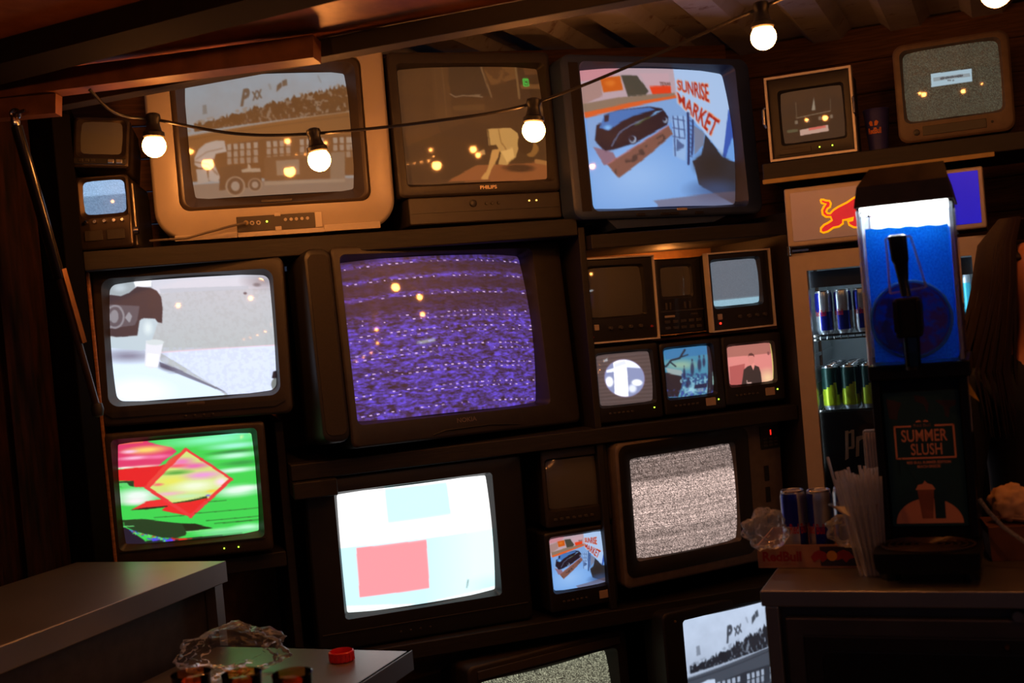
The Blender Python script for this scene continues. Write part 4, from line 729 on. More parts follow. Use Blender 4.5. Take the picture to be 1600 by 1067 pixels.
for s in (-1, 1):
    b = MB(); pts = []
    for an, z in ((-.28*s-.05, .076), (-.06*s-.05, .076), (-.10*s-.05, .088), (-.24*s-.05, .092), (-.42*s-.05, .086)): pts.append((.0362*math.sin(an), -.0362*math.cos(an), z))
    b.add(pts, [(0, 1, 2, 3, 4)]); b.build('bull_print', m_or, cup, flip=False)

# ------------------------------------------------------------------ hanging cables beside the rack
for k, (lab, dx) in enumerate((('leftmost black cable hanging down the side of the rack', 0), ('middle black cable hanging down the side of the rack', .012), ('brown cable hanging nearest the fridge door', .024))):
    pts = [wp(.985+dx*.8+.006*math.sin(j*1.3+k), -.05-.012*k+.008*math.cos(j*1.7+k*2), 1.86-j*.075) for j in range(13)]; b = MB(-pts[-1]); b.tube(pts, .0045 if k < 2 else .006, 7)
    o = b.build('power_cable', m_cable if k < 2 else mat('cable_brown', (110, 72, 40), .5), None, True); o.location = pts[-1]; tag(o, lab, 'cable', 'cables beside the rack')

gl_ = thing('added_glow', 'added hidden source for the warm glow above the narrow dark monitor', 'added_glow', wp(.70, .40, 1.434)); b = MB(); b.lathe([(.03, 0), (.03, .01), (.008, .016), (.008, .19), (.014, .196), (.012, .205)], 18); b.build('added_glow_base', m_sock, gl_, True)  # added unseen source, in place of warm light coming through from behind
m_added_glow = bpy.data.materials.new('added_glow_mat'); m_added_glow.use_nodes = True; bs = m_added_glow.node_tree.nodes['Principled BSDF']; bs.inputs['Emission Color'].default_value = (*BC, 1); bs.inputs['Emission Strength'].default_value = 130
b = MB(); b.lathe([(.008, .203), (.015, .212), (.017, .222), (.013, .234), (.004, .24)], 16); b.build('added_glow_bulb', m_added_glow, gl_, True)

# ------------------------------------------------------------------ steel counter at the right
ct = thing('steel_counter', 'stainless steel undercounter unit below the slush machine', 'counter', rw(.094, -1.3, 0), (0, 0, RY)); CW = 1.25; CD = .46
b = MB(); b.rbox(-.004, CW, -.004, CD, .918, .95, .003, .002); b.build('worktop', steel, ct)
b = MB(); b.box(0, CW, .02, CD, .06, .918); b.build('cabinet', mat('steel_dark', (96, 92, 90), .4, .8, var=.25, scale=10), ct)
b = MB(); b.rbox(.002, .03, -.002, .02, .06, .918, .004, .003); b.build('corner_post', steel, ct)
for x in (.04, .62):
    b = MB(); b.rbox(x, x+.56, .0, .02, .1, .895, .006, .004); d_ = b.build('door', mat('steel_dark', (96, 92, 90), .4, .8), ct)
    b = MB(); b.rbox(x+.035, x+.525, -.004, .0, .13, .86, .006, .003); b.build('door_panel', mat('panel_black', (26, 24, 24), .35), d_)
    b = MB(); b.rbox(x+.07, x+.49, -.006, -.003, .17, .83, .02, .002); b.build('inset', mat('inset_black', (14, 13, 13), .3), d_)
b = MB(); b.tube([(.478, -.001, .903), (.478, -.008, .903)], [.012, .010], 16); b.build('lock', chrome, ct, True)
b = MB(); b.tube([(.455, -.004, .845), (.455, -.012, .845)], [.005, .004], 10); b.build('screw', mat('brass', (190, 130, 60), .3, 1), ct, True)
for x in (.04, CW-.04):
    for y in (.06, CD-.05): b = MB(); b.cyl((x, y, 0), (x, y, .062), .018, n=12); b.build('foot', black, ct)

# ------------------------------------------------------------------ slush machine
sl_ = thing('slush_machine', 'slush drink machine with clear tank of blue slush and black base', 'slush machine', rw(.415, -1.0, .95), (0, 0, RY))
m_blk = mat('slush_black', (13, 12, 12), .4, var=.2, spec=.25); m_lidb = mat('slush_lid', (36, 29, 25), .4, col2=(16, 13, 12), scale=40, bump=.1)
b = MB(); b.loft([[(x, y, .758) for x, y in ((-.094, -.172), (.098, -.172), (.098, .11), (-.094, .11))], [(x, y, .80) for x, y in ((-.086, -.168), (.092, -.168), (.09, .1), (-.088, .1))], [(x, y, .835) for x, y in ((-.06, -.15), (.085, -.15), (.08, .09), (-.06, .09))]]); b.build('lid', m_lidb, sl_)
b = MB(); b.box(-.084, .086, -.161, .095, .752, .757); b.build('tank_lamp', glow('slush_lamp', (255, 252, 246), 11.), sl_)
def shell(x0, x1, y0, y1, z0, z1, th):
    b = MB(); o = rrect(x1-x0, y1-y0, .022, 5); i = rrect(x1-x0-2*th, y1-y0-2*th, .02, 5); cx, cy = (x0+x1)/2, (y0+y1)/2
    b.loft([[(cx+x, cy+y, z0) for x, y in o], [(cx+x, cy+y, z1) for x, y in o], [(cx+x, cy+y, z1) for x, y in i], [(cx+x, cy+y, z0) for x, y in i], [(cx+x, cy+y, z0) for x, y in o]], (False, False)); return b
shell(-.093, .096, -.164, .105, .43, .758, .003).build('tank', clear('tank_acrylic', (244, 248, 250), .02, 1.4), sl_, True)
for x in (-.088, .091): b = MB(); b.tube([(x, -.158, .435), (x, -.158, .752)], .004, 8); b.build('tank_corner', clear('tank_edge', (225, 235, 240), .04, 1.7, .3), sl_, True)
def slush_mat(c0=(.006, .22, .72, 1), c1=(.015, .36, .9, 1), sc_=60):
    m = bpy.data.materials.new('blue_slush'); m.use_nodes = True; nt = m.node_tree; N = nt.nodes; L = nt.links; N.remove(N['Principled BSDF'])
    ns = N.new('ShaderNodeTexNoise'); ns.inputs['Scale'].default_value = sc_; cr = N.new('ShaderNodeValToRGB'); cr.color_ramp.elements[0].color = c0; cr.color_ramp.elements[1].color = c1; cr.color_ramp.elements[0].position = .4; cr.color_ramp.elements[1].position = .6; L.new(ns.outputs['Fac'], cr.inputs[0])
    df = N.new('ShaderNodeBsdfDiffuse'); tr = N.new('ShaderNodeBsdfTranslucent'); mx = N.new('ShaderNodeMixShader'); mx.inputs[0].default_value = .45
    for n in (df, tr): L.new(cr.outputs[0], n.inputs[0])
    gl = N.new('ShaderNodeBsdfGlossy'); gl.inputs['Roughness'].default_value = .15; m2 = N.new('ShaderNodeMixShader'); m2.inputs[0].default_value = .04
    L.new(df.outputs[0], mx.inputs[1]); L.new(tr.outputs[0], mx.inputs[2]); L.new(mx.outputs[0], m2.inputs[1]); L.new(gl.outputs[0], m2.inputs[2]); L.new(m2.outputs[0], N['Material Output'].inputs[0]); return m
b = MB(); nx = 14; top = [[(-.078+.16*i/nx, -.146+.236*j/6, .714-.006*i/nx+.0015*math.sin(i*1.9+j)) for i in range(nx+1)] for j in range(7)]
for j in range(6): b.add(top[j]+top[j+1], [(i, i+1, nx+2+i, nx+1+i) for i in range(nx)])
for row, yy in ((top[0], -.146), (top[6], .09)): b.add(row+[(p[0], yy, .438) for p in row], [(i, i+1, nx+2+i, nx+1+i) for i in range(nx)])
for col_ in ([r[0] for r in top], [r[-1] for r in top]): b.add(col_+[(p[0], p[1], .438) for p in col_], [(i, i+1, 8+i, 7+i) for i in range(6)])
b.build('blue_slush', slush_mat(), sl_)
b = MB(); b.box(-.088, .09, .092, .097, .435, .75); b.build('frost_panel', mat('frost', (225, 228, 232), .6, var=.2, scale=20), sl_)
fc = (-.001, .522)
b = MB(); n = 30; b.loft([[(fc[0]+r*math.cos(2*math.pi*k/n), y, fc[1]+r*math.sin(2*math.pi*k/n)) for k in range(n)] for r, y in ((.079, -.143), (.079, -.151), (.074, -.153), (.070, -.151))], (False, True)); b.build('drum_face', slush_mat((.30, .10, .16, 1), (.02, .22, .62, 1), 7), sl_, True)  # reddish reflections on the drum are mixed into its blue
b = MB(); b.tube([(fc[0]+.078*math.cos(2*math.pi*k/36), -.153, fc[1]+.078*math.sin(2*math.pi*k/36)) for k in range(37)], .0035, 6, caps=(False, False)); b.build('drum_ring', slush_mat((.10, .40, .85, 1), (.16, .5, .95, 1), 10), sl_, True)
b = MB()                                                  # clear guard around the tap lever
pp = [(-.036, .69), (.012, .69), (.034, .585), (-.036, .578), (-.036, .69)]
for p, q in zip(pp, pp[1:]): b.tube([(p[0], -.172, p[1]), (q[0], -.172, q[1])], .0028, 6)
b.build('lever_guard', clear('guard', (225, 232, 240), .05, 1.7, .3), sl_, True)
lv = MB(); lv.loft([[(cx+x, -.195+y, z) for x, y in rrect(w_, d_, .008, 3)] for cx, z, w_, d_ in ((-.013, .695, .026, .022), (-.012, .692, .036, .03), (-.010, .645, .034, .028), (-.009, .636, .028, .022), (-.007, .60, .02, .016), (-.004, .57, .02, .018))]); lv.build('tap_lever', mat('lever_black', (16, 13, 12), .25), sl_, True)
b = MB(); b.rbox(-.028, .022, -.215, -.165, .488, .568, .006, .004); b.build('valve_body', m_blk, sl_)
for x in (-.026, .02): b = MB(); b.rbox(x-.004, x+.004, -.222, -.17, .50, .562, .002, .001); b.build('valve_clip', m_blk, sl_)
b = MB(); b.tube([(-.002, -.19, .49), (-.002, -.19, .43)], [.017, .016], 16); b.build('spout', clear('spout', (150, 150, 150), .06, 1.6), sl_, True)
b = MB(); b.tube([(-.002, -.19, .455), (-.002, -.19, .422)], [.0135, .0145], 16); b.build('spout_tip', m_blk, sl_, True)
b = MB(); b.rbox(-.094, .105, -.155, .13, .40, .432, .004, .003); b.build('tank_base', m_blk, sl_)
b = MB(); b.rbox(-.088, .094, -.118, .13, .05, .40, .006, .003); b.build('base_body', m_blk, sl_)
for x in (-.092, .08): b = MB(); b.rbox(x, x+.016, -.14, -.10, .07, .40, .003, .002); b.build('side_column', m_blk, sl_)
b = MB(); b.rbox(-.072, .078, -.124, -.117, .092, .372, .002, .001); po = b.build('poster', mat('poster_teal', (14, 58, 66), .5, var=.2, scale=20), sl_)
m_pt = mat('poster_cream', (206, 142, 112), .6, var=.05); Y = -.1246
for w_, x0, x1, z0, z1, bo_ in (('SUMMER', -.041, .049, .268, .293, .012), ('SLUSH', -.024, .037, .240, .264, .012), ('RED BULL SUMMER EDITION', -.034, .052, .222, .2275, .02), ('BEACH BREEZE', -.014, .031, .2135, .219, .02), ('Red Bull', -.015, .018, .2985, .305, .02)): lettering('print_'+w_.split()[0].lower(), w_, x0, x1, z0, z1, Y, m_pt if w_ != 'Red Bull' else mat('poster_dim', (120, 92, 76), .6), po, bold=bo_)
b = MB(); fx0, fx1, fz0, fz1, th = -.055, .064, .232, .302, .0035
for a in ((fx0, fx1, fz0, fz0+th), (fx0, fx0+th, fz0, fz1), (fx1-th, fx1, fz0, fz1), (fx0, -.02, fz1-th, fz1), (.026, fx1, fz1-th, fz1)): b.box(a[0], a[1], Y, Y+.001, a[2], a[3])
b.build('print_frame', m_pt, po)
for s in (-1, 1): flat([(.002+s*.001, .309), (.002+s*.006, .3125), (.002+s*.011, .311), (.002+s*.013, .308)], Y, Y+.0008, 'print_bull', m_pt, po)
flat([(.002+.066*math.cos(a), .098+.052*math.sin(a)) for a in np.linspace(0, math.pi, 24)], Y, Y+.0008, 'print_sun', m_pt, po)
m_c2 = mat('poster_cup', (140, 84, 60), .6)
flat([(-.018, .168), (.015, .168), (.009, .108), (-.012, .108)], Y-.0005, Y, 'print_cup', m_c2, po); flat([(-.021, .168), (-.016, .178), (-.006, .18), (-.002, .187), (.003, .181), (.012, .178), (.018, .168)], Y-.0005, Y, 'print_cream', m_pt, po); flat([(.014, .163), (.034, .163), (.034, .108), (.014, .108)], Y-.001, Y-.0005, 'print_can', mat('poster_dark', (14, 50, 56), .5), po)
b = MB(); b.box(-.052, -.05, Y-.001, Y, .2, .232); b.beam((-.045, Y, .235), (-.014, Y, .178), .0018, .0008, (0, 1, 0)); b.build('print_straw', mat('poster_dark', (14, 50, 56), .5), po)
m_shade = mat('poster_maroon', (52, 40, 44), .55)
flat([(-.066, .36), (-.05, .355), (-.036, .35), (-.044, .33), (-.046, .315), (-.062, .318)], Y+.0003, Y+.001, 'print_leaf', m_shade, po); flat([(.03, .352), (.072, .35), (.07, .34), (.058, .335), (.055, .315), (.048, .318), (.046, .338)], Y+.0003, Y+.001, 'print_leaf', m_shade, po); flat([(-.01, .365), (.01, .36), (.018, .345), (.014, .325), (.008, .345), (-.008, .352)], Y+.0003, Y+.001, 'print_leaf', m_shade, po)
tr_ = MB(); tr_.loft([[(cx*1., y, z) for cx, y in ((-.1*k, -.262+.01*(1-k)), (.096*k, -.262+.01*(1-k)), (.1*k, -.1), (-.104*k, -.1))] for z, k in ((.024, .92), (.034, 1), (.064, 1.02))]); dt = tr_.build('drip_tray', m_blk, sl_)
for k in range(6):
    rx, ry = .018+k*.0145, .012+k*.0118; b = MB(); b.tube([(-.002+rx*math.cos(2*math.pi*j/36), -.183+ry*math.sin(2*math.pi*j/36), .0665) for j in range(37)], .0028, 5, caps=(False, False)); b.build('grate_ring', mat('grate', (60, 46, 40), .3, .2), dt, True)
for x in (-.075, .075):
    for y in (-.2, .1): b = MB(); b.cyl((x, y, 0), (x, y, .052 if y > 0 else .03), .018, n=14); b.build('foot', m_blk, sl_)
b = MB(); b.prism([(.098, .36), (.116, .345), (.098, .385)], -.13, -.128); b.build('yellow_tag', mat('tag_yellow', (226, 170, 30), .6), sl_)
b = MB(); b.box(.0945, .097, -.10, -.04, .28, .40); b.build('side_sticker', mat('sticker', (150, 150, 160), .5), sl_)

# ------------------------------------------------------------------ can carton, cans, bags and straws on the counter
bx_ = thing('can_carton', 'low cardboard can tray with red lettering on the counter', 'carton', rw(.165, -1.10, .9505), (0, 0, RY)); m_card = mat('cardboard', (160, 120, 98), .8, var=.12); m_cart = mat('carton_red', (150, 26, 34), .6)
b = MB(); b.box(-.115, .112, 0, .003, 0, .05); b.build('front_wall', m_card, bx_)
b = MB(); b.box(-.115, .112, .197, .2, 0, .05); b.box(-.115, -.112, .003, .197, 0, .05); b.box(.109, .112, .003, .197, 0, .05); b.build('side_walls', m_card, bx_)
b = MB(); b.box(-.112, .109, .003, .197, 0, .003); b.build('floor_sheet', m_card, bx_)
lettering('brand_name', 'RedBull', -.104, -.020, .014, .036, -.0008, m_cart, bx_, bold=.035)
b = MB(); b.box(.02, .111, -.001, 0, .004, .046); b.build('print_patch', mat('carton_navy', (34, 30, 60), .6), bx_)
flat([(.0, .024), (.008, .034), (.018, .038), (.03, .034), (.04, .024), (.03, .016), (.024, .012), (.018, .02), (.006, .012)], -.002, -.001, 'print_bull', m_cart, bx_); flat([(.05, .024), (.058, .034), (.07, .039), (.082, .034), (.092, .022), (.08, .018), (.074, .011), (.066, .02), (.054, .016)], -.002, -.001, 'print_bull', m_cart, bx_)
b = MB(); b.tube([(.045, -.0005, .026), (.045, -.0022, .026)], .011, 18); b.build('print_sun', mat('carton_yellow', (214, 150, 40), .6), bx_, True)
lettering('small_print', 'ENERGY DRINK', -.102, -.03, .006, .0105, -.0008, mat('carton_pink', (170, 96, 80), .6), bx_, bold=.01)
for k, (lab, a, v, rz) in enumerate((('large blue and silver can at the left of the carton', .130, -1.06, .5), ('large blue and silver can in the middle of the carton', .187, -1.065, -.35), ('large blue and silver can right of the middle one in the carton', .240, -1.03, .9), ('large blue and silver can at the back of the carton beside the straws', .262, -.965, .2))):
    can(lab, 'cans in the carton', rw(a, v, .9545), RY+rz, .160, .0275, 'quad')
def crumple(name, label, cat, loc, s, seed, m, n=5, amp=.35, flat_=None):
    import bmesh
    from mathutils import noise
    bm = bmesh.new(); bmesh.ops.create_icosphere(bm, subdivisions=n, radius=1)
    for v in bm.verts:
        p = v.co.copy(); q = p*2.2+Vector((seed*3.1, seed*1.7, seed)); d = 1+amp*(noise.noise(q)+.55*(1-2*abs(noise.noise(q*2.1)))*.6+.3*(1-2*abs(noise.noise(q*4.3))))
        v.co = Vector((p.x*s[0]*d, p.y*s[1]*d, p.z*s[2]*d))
    lo = min(v.co.z for v in bm.verts)
    for v in bm.verts: v.co.z -= lo
    me = bpy.data.meshes.new(name); bm.to_mesh(me); bm.free(); me.materials.append(m); me.shade_smooth(); o = bpy.data.objects.new(name, me); COL.objects.link(o); o.location = loc; return tag(o, label, cat)
m_film = clear('plastic_film', (246, 246, 248), .25, 1.35, .13)
crumple('plastic_bag', 'crumpled clear plastic wrap at the left end of the can carton', 'plastic bag', rw(.082, -1.145, .996), (.042, .03, .038), 2, m_film)
crumple('plastic_bag', 'crumpled clear plastic wrap between cans and straws', 'plastic bag', rw(.247, -1.13, .996), (.034, .022, .03), 5, m_film)
m_straw = clear('straw_plastic', (236, 234, 236), .2, 1.45, .28)
sb_ = MB(); sb_.tube([(0, 0, 0), (0, 0, .215)], .0028, 7, caps=(False, False)); straw = sb_.build('drinking_straw', m_straw, None, True)
tag(straw, 'pale translucent straw in the upright bundle beside the slush machine', 'straw', 'straws in the bundle')
hexs = sorted([((i+.5*(j % 2)-2.5)*.0076, (j-3)*.0068) for j in range(7) for i in range(7)], key=lambda q: q[0]**2+q[1]**2)[:36]
for k, (ax, ay) in enumerate(hexs):
    o = straw if k == 0 else straw.copy()
    if k: COL.objects.link(o)
    o.location = rw(.302+ax, -1.165+ay, .952); o.rotation_euler = (-ay*4.5, -.10+ax*5.5, RY); o.scale = (1, 1, rng.uniform(.93, 1.06))
o = straw.copy(); COL.objects.link(o); o.location = rw(.277, -1.183, .952); o.rotation_euler = (0, -.19, RY); o.scale = (1, 1, 1.18); o['label'] = 'longest straw sticking out above the bundle to the left'
sv = MB(); n = 26; ring_ = lambda z, r, dx, k: [(dx+(r*(1+.10*math.sin(3*a+k)))*math.cos(a), .8*r*math.sin(a), z) for a in np.linspace(0, 2*math.pi, n, endpoint=False)]
sv.loft([ring_(0, .026, .0, 0), ring_(.05, .024, -.004, 1), ring_(.10, .027, -.01, 2), ring_(.125, .034, -.016, 1.5), ring_(.15, .05, -.03, 3)], (False, False)); so_ = sv.build('straw_sleeve', m_film, None, True); so_.location = rw(.302, -1.165, .951); so_.rotation_euler.z = RY; tag(so_, 'open clear plastic sleeve around the bundle of straws', 'plastic sleeve')
pk = thing('straw_packet', 'tall unopened translucent packet of straws behind the loose bundle', 'packet', rw(.315, -1.10, .951), (0, 0, RY))
b = MB(); b.rbox(-.02, .022, -.008, .02, .0, .292, .003, .002); b.build('wrapper', m_film, pk)
b = MB(); 
for k in range(6): b.tube([(-.015+k*.0064, .006, .004), (-.015+k*.0064, .006, .286)], .003, 6)
b.build('packed_straws', mat('straw_white', (208, 196, 190), .5), pk, True)
nb = thing('napkin_box', 'brown cardboard box holding cream napkins at the right edge', 'box', rw(.575, -.985, .9505), (0, 0, RY+.15)); m_kraft = mat('kraft', (118, 72, 44), .8)
b = MB(); b.loft([[(x*k, y*k, z) for x, y in ((-.058, -.06), (.1, -.06), (.1, .06), (-.058, .06))] for z, k in ((0, .94), (.072, 1))]); b.build('box_body', m_kraft, nb)
crumple('napkin', 'crumpled cream napkin lying in the brown box at right', 'napkin', rw(.572, -1.0, 1.025), (.04, .034, .034), 8, mat('napkin_cream', (226, 178, 126), .9, var=.08), 4, .25)
crumple('napkin', 'flat cream napkin under the crumpled one at the right edge', 'napkin', rw(.615, -.99, 1.023), (.05, .034, .012), 11, mat('napkin_cream', (226, 178, 126), .9), 4, .2)
pts = [rw(*room(1530, 780, -1.08)), rw(*room(1545, 800, -1.09)), rw(*room(1566, 822, -1.1)), rw(*room(1600, 846, -1.11)), rw(*room(1640, 868, -1.12))]; b = MB(-pts[0]); b.tube(pts, .0045, 8); o = b.build('drain_hose', clear('hose', (200, 205, 210), .2, 1.5, .3), None, True); o.location = pts[0]; tag(o, 'thin pale hose running from the slush machine past the napkins', 'hose')

# ------------------------------------------------------------------ steel shelf and lower counter on the left
ls = thing('steel_shelf', 'stainless steel shelf along the left wall below the glitch television', 'shelf', rw(-1.735, -1.22, 1.0), (0, 0, RY))
b = MB(); b.box(0, .47, -1.5, 0, -.004, 0); b.build('top_sheet', steel, ls); b = MB(); b.rbox(.462, .473, -1.5, .002, -.052, .0005, .002, .002); b.build('front_lip', steel, ls)
b = MB(); b.box(.40, .43, -1.5, -.02, -.75, -.05); b.build('splash_panel', mat('steel_dull', (70, 66, 64), .5, .6, var=.2), ls)
b = MB(); b.box(.432, .462, -.04, -.008, -1.0, -.004); b.build('leg', steel, ls); b = MB(); b.box(.432, .462, -1.45, -1.41, -1.0, -.004); b.build('leg', steel, ls)
lc = thing('steel_table', 'low stainless steel table at the bottom left with a red cap on it', 'table', rw(-1.27, -1.27, 0), (0, 0, RY))
b = MB(); b.box(.0, .535, -1.3, 0, .79, .8); b.box(.527, .537, -1.3, 0, .755, .8); b.box(0, .53, -.008, 0, .755, .8); b.build('table_top', steel, lc)
for x, y in ((.49, -.05), (.03, -.05), (.49, -1.25), (.03, -1.25)): b = MB(); b.box(x-.016, x+.016, y-.016, y+.016, 0, .79); b.build('leg', steel, lc)
b = MB(); b.box(.02, .5, -1.24, -.04, .25, .262); b.build('under_shelf', steel, lc)
rc = thing('bottle_cap', 'red ribbed plastic cap lying on the low steel table', 'cap', rw(-.868, -1.36, .8005)); m_redc = mat('red_plastic', (206, 24, 34), .35, var=.1)
b = MB(); b.lathe([(.0, .002), (.026, .002), (.026, 0), (.0285, .002), (.0285, .021), (.026, .023), (.025, .021), (.025, .006), (0, .006)], 36); b.build('cap_wall', m_redc, rc, True)
for k in range(18): a = 2*math.pi*k/18; b = MB(); b.beam((.0288*math.cos(a), .0288*math.sin(a), .001), (.0288*math.cos(a), .0288*math.sin(a), .019), .003, .002, (math.cos(a), math.sin(a), 0)); b.build('rib', m_redc, rc)
crumple('plastic_bag', 'crumpled clear plastic bag on the low table behind the glasses', 'plastic bag', rw(-1.06, -1.50, .8), (.10, .07, .05), 4, clear('bag_clear', (246, 246, 246), .3, 1.22, .03), 5, .3)
m_tum = clear('tumbler_glass', (240, 190, 130), .05, 1.6); m_amb = mat('amber_drink', (226, 120, 36), .15, var=.5, scale=60)
for lab, px in (('amber drink glass, leftmost of three at the bottom edge', 298), ('amber drink glass, middle of three at the bottom edge', 377), ('amber drink glass, rightmost of three at the bottom edge', 456)):
    r_ = ray(px, 1050); tt = (.94-1.56)/r_[2]; p = CAM_P+r_*tt; g_ = thing('drink_glass', lab, 'glass', (p[0], p[1], .8005), group='glasses on the low table')
    b = MB(); b.lathe([(.0, .003), (.028, .003), (.028, 0), (.037, .135), (.038, .138), (.036, .139), (.0345, .134), (.026, .010), (0, .010)], 28); b.build('tumbler', m_tum, g_, True)
    b = MB(); b.lathe([(.0, .011), (.0255, .011), (.0335, .122), (0, .122)], 24); b.build('drink', m_amb, g_, True)
    for j in range(3): b = MB(); c = (rng.uniform(-.015, .015), rng.uniform(-.015, .015)); b.rbox(c[0]-.009, c[0]+.009, c[1]-.009, c[1]+.009, .113, .131, .003, .003); b.build('ice_cube', clear('ice', (235, 240, 245), .1, 1.3, .2), g_)

# ------------------------------------------------------------------ bartender at the right edge
def skin(name, joints, edges, m, parent=None, sub=2):
    me = bpy.data.meshes.new(name); me.from_pydata([j[0] for j in joints], edges, []); o = bpy.data.objects.new(name, me); COL.objects.link(o)
    md = o.modifiers.new('skin', 'SKIN'); md.use_smooth_shade = True
    for i, j in enumerate(joints): r = j[1]; me.skin_vertices[0].data[i].radius = r if hasattr(r, '__len__') else (r, r)
    me.skin_vertices[0].data[0].use_root = True
    sd = o.modifiers.new('sub', 'SUBSURF'); sd.levels = sub; sd.render_levels = sub
    dg = bpy.context.evaluated_depsgraph_get(); me2 = bpy.data.meshes.new_from_object(o.evaluated_get(dg)); bpy.data.objects.remove(o); me2.materials.clear(); me2.materials.append(m); me2.shade_smooth()
    ob = bpy.data.objects.new(name, me2); COL.objects.link(ob)
    if parent: ob.parent = parent
    return ob
pe = thing('person', 'person with long reddish brown hair in a black top behind the slush machine', 'person', rw(.66, -.70, 0), (0, 0, RY+.45))
m_skin = mat('skin', (196, 128, 98), .5, var=.06); m_hair = mat('hair_red_brown', (34, 14, 10), .6, col2=(26, 11, 8), scale=60, stretch=(12, 12, 1), bump=.0, spec=.25); m_top = mat('black_cloth', (18, 17, 19), .85, var=.2, scale=80)
J = [((0, 0, .90), (.135, .10)), ((0, 0, 1.05), (.125, .09)), ((0, -.005, 1.2), (.145, .095)), ((0, 0, 1.31), (.10, .075)), ((0, -.005, 1.38), .052), ((0, -.02, 1.44), .052), ((0, -.015, 1.50), (.072, .085)), ((0, -.01, 1.57), (.075, .09)), ((0, -.01, 1.62), (.05, .06))]
E_ = [(0, 1), (1, 2), (2, 3), (3, 4), (4, 5), (5, 6), (6, 7), (7, 8)]
for s in (-1, 1):
    k = len(J); J += [((s*.155, 0, 1.30), .052), ((s*.19, .0, 1.16), .045), ((s*.215, -.005, 1.03), .037), ((s*.225, -.02, .93), .033), ((s*.23, -.03, .82), .024), ((s*.232, -.035, .775), (.017, .034))]
    E_ += [(3, k), (k, k+1), (k+1, k+2), (k+2, k+3), (k+3, k+4), (k+4, k+5)]
    for f, (dx, L_) in enumerate(((-.027, .052), (-.009, .064), (.009, .068), (.026, .06))):
        n0 = len(J); J += [((s*.232, -.035+dx, .745), .0085), ((s*.229, -.037+dx*1.1, .745-L_*.5), .008), ((s*.220, -.04+dx*1.1, .745-L_*.9), .007)]; E_ += [(k+5, n0), (n0, n0+1), (n0+1, n0+2)]
    n0 = len(J); J += [((s*.222, -.068, .785), .010), ((s*.214, -.085, .755), .009)]; E_ += [(k+4, n0), (n0, n0+1)]
    k = len(J); J += [((s*.085, 0, .82), .085), ((s*.092, 0, .50), .058), ((s*.095, .01, .36), .056), ((s*.098, .02, .10), .038), ((s*.10, -.02, .045), .038), ((s*.105, -.13, .03), .03)]
    E_ += [(0, k), (k, k+1), (k+1, k+2), (k+2, k+3), (k+3, k+4), (k+4, k+5)]
bod = skin('body', J, E_, m_skin, pe)
b = MB(); b.loft([[(x*w_, -.095+y, 1.515+z) for x, z in ((-1, -.008), (0, -.014), (1, -.008), (0, .004))] for y, w_ in ((.01, .016), (-.012, .010))]); b.build('nose', m_skin, pe, True)
for s in (-1, 1):
    b = MB(); b.lathe([(.0, -.011), (.008, -.008), (.0115, 0), (.008, .008), (.0, .011)], 12, c=(s*.03, -.088, 1.535)); b.build('eye', mat('eye_white', (210, 200, 190), .2), pe, True)
    b = MB(); b.tube([(s*.048, -.086, 1.556), (s*.03, -.098, 1.561), (s*.014, -.098, 1.558)], .0035, 6); b.build('eyebrow', m_hair, pe, True)
    b = MB(); b.lathe([(.0, -.026), (.011, -.02), (.014, 0), (.016, .015), (.0, .03)], 12, c=(s*.076, -.005, 1.52)); b.build('ear', m_skin, pe, True)
b = MB(); b.tube([(-.022, -.090, 1.472), (0, -.102, 1.474), (.022, -.090, 1.472)], [.003, .006, .003], 8); b.build('mouth', mat('lips', (150, 70, 64), .4), pe, True)
T = [((0, .0, .84), (.15, .115)), ((0, 0, 1.05), (.142, .105)), ((0, -.005, 1.2), (.16, .11)), ((0, 0, 1.315), (.115, .085)), ((0, -.003, 1.375), (.068, .065))]; TE = [(0, 1), (1, 2), (2, 3), (3, 4)]
for s in (-1, 1): k = len(T); T += [((s*.16, 0, 1.305), .064), ((s*.198, .0, 1.16), .058), ((s*.222, -.005, 1.03), .052), ((s*.226, -.02, .93), .045)]; TE += [(3, k), (k, k+1), (k+1, k+2), (k+2, k+3)]
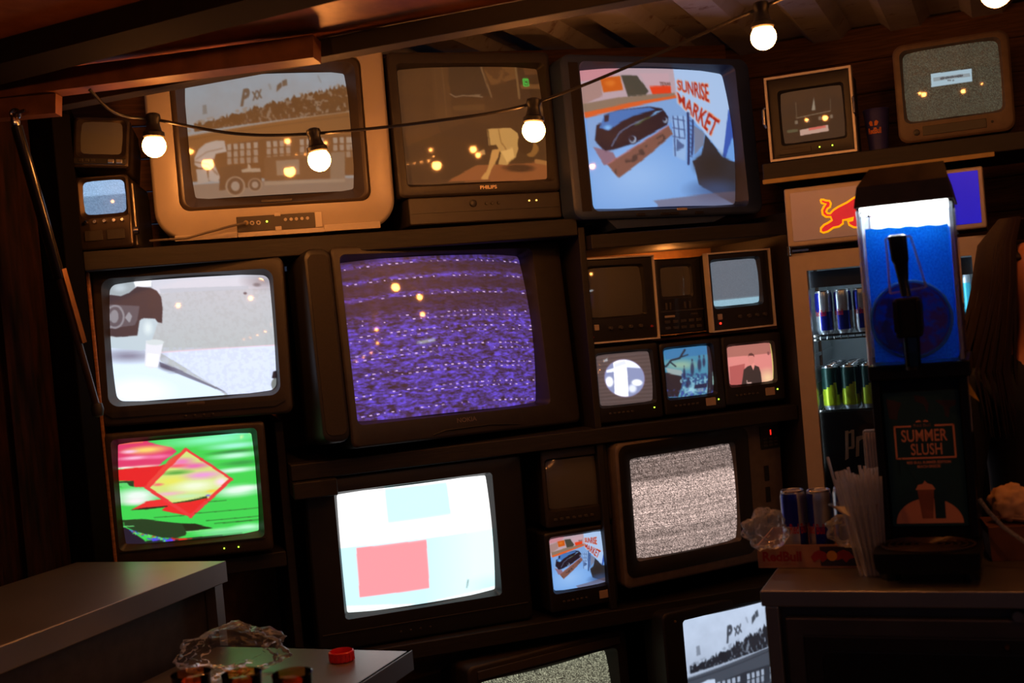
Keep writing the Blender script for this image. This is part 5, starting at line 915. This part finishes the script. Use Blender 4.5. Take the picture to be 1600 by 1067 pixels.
skin('shirt', T, TE, m_top, pe)
TR = [((0, 0, .93), (.15, .112))]; TRE = []
for s in (-1, 1): k = len(TR); TR += [((s*.088, 0, .80), .096), ((s*.095, 0, .5), .072), ((s*.098, .012, .3), .068), ((s*.10, .02, .09), .055)]; TRE += [(0, k), (k, k+1), (k+1, k+2), (k+2, k+3)]
skin('trousers', TR, TRE, mat('dark_denim', (24, 24, 32), .85), pe)
for s in (-1, 1): b = MB(); b.loft([[(s*.103+x*w_, -.05+y*l_, z) for x, y in rrect(.1, .27, .045, 4)] for z, w_, l_ in ((0, 1, 1), (.03, 1, 1), (.07, .8, .8), (.09, .6, .5))]); b.build('shoe', black, pe, True)
H = [((0, .015, 1.655), (.06, .075)), ((0, .03, 1.60), (.098, .105)), ((0, .06, 1.51), (.098, .075)), ((0, .075, 1.42), (.095, .06)), ((0, .08, 1.33), (.085, .045))]; HE = [(0, 1), (1, 2), (2, 3), (3, 4)]
for s in (-1, 1): k = len(H); H += [((s*.075, .01, 1.60), .03), ((s*.10, .02, 1.53), .028), ((s*.12, .02, 1.43), .032), ((s*.135, .0, 1.34), .03), ((s*.13, -.03, 1.24), .016)]; HE += [(0, k), (k, k+1), (k+1, k+2), (k+2, k+3), (k+3, k+4)]
skin('hair', H, HE, m_hair, pe)
hs = MB()
for k in range(420):
    an = rng.uniform(-2.35, 2.35)+math.pi/2; rr = rng.uniform(.92, 1.08); c, s_n = math.cos(an), math.sin(an); fl = rng.uniform(.9, 1.5)
    pts = [(c*.05*rr, .02+s_n*.06, 1.672), (c*.098*rr, .015+s_n*.10*rr, 1.615), (c*.118*rr, .01+s_n*.115*rr, 1.53), (c*.135*rr*fl**.3, .01+s_n*.118*rr, 1.43), (c*.16*rr*fl**.5, s_n*.12*rr, 1.33), (c*.155*rr*fl**.5, -.02+s_n*.11*rr, rng.uniform(1.18, 1.26))]
    hs.tube(pts, [.003, .0045, .005, .005, .004, .001], 4)
hl = hs.build('hair_strands', m_hair, pe, True, False)
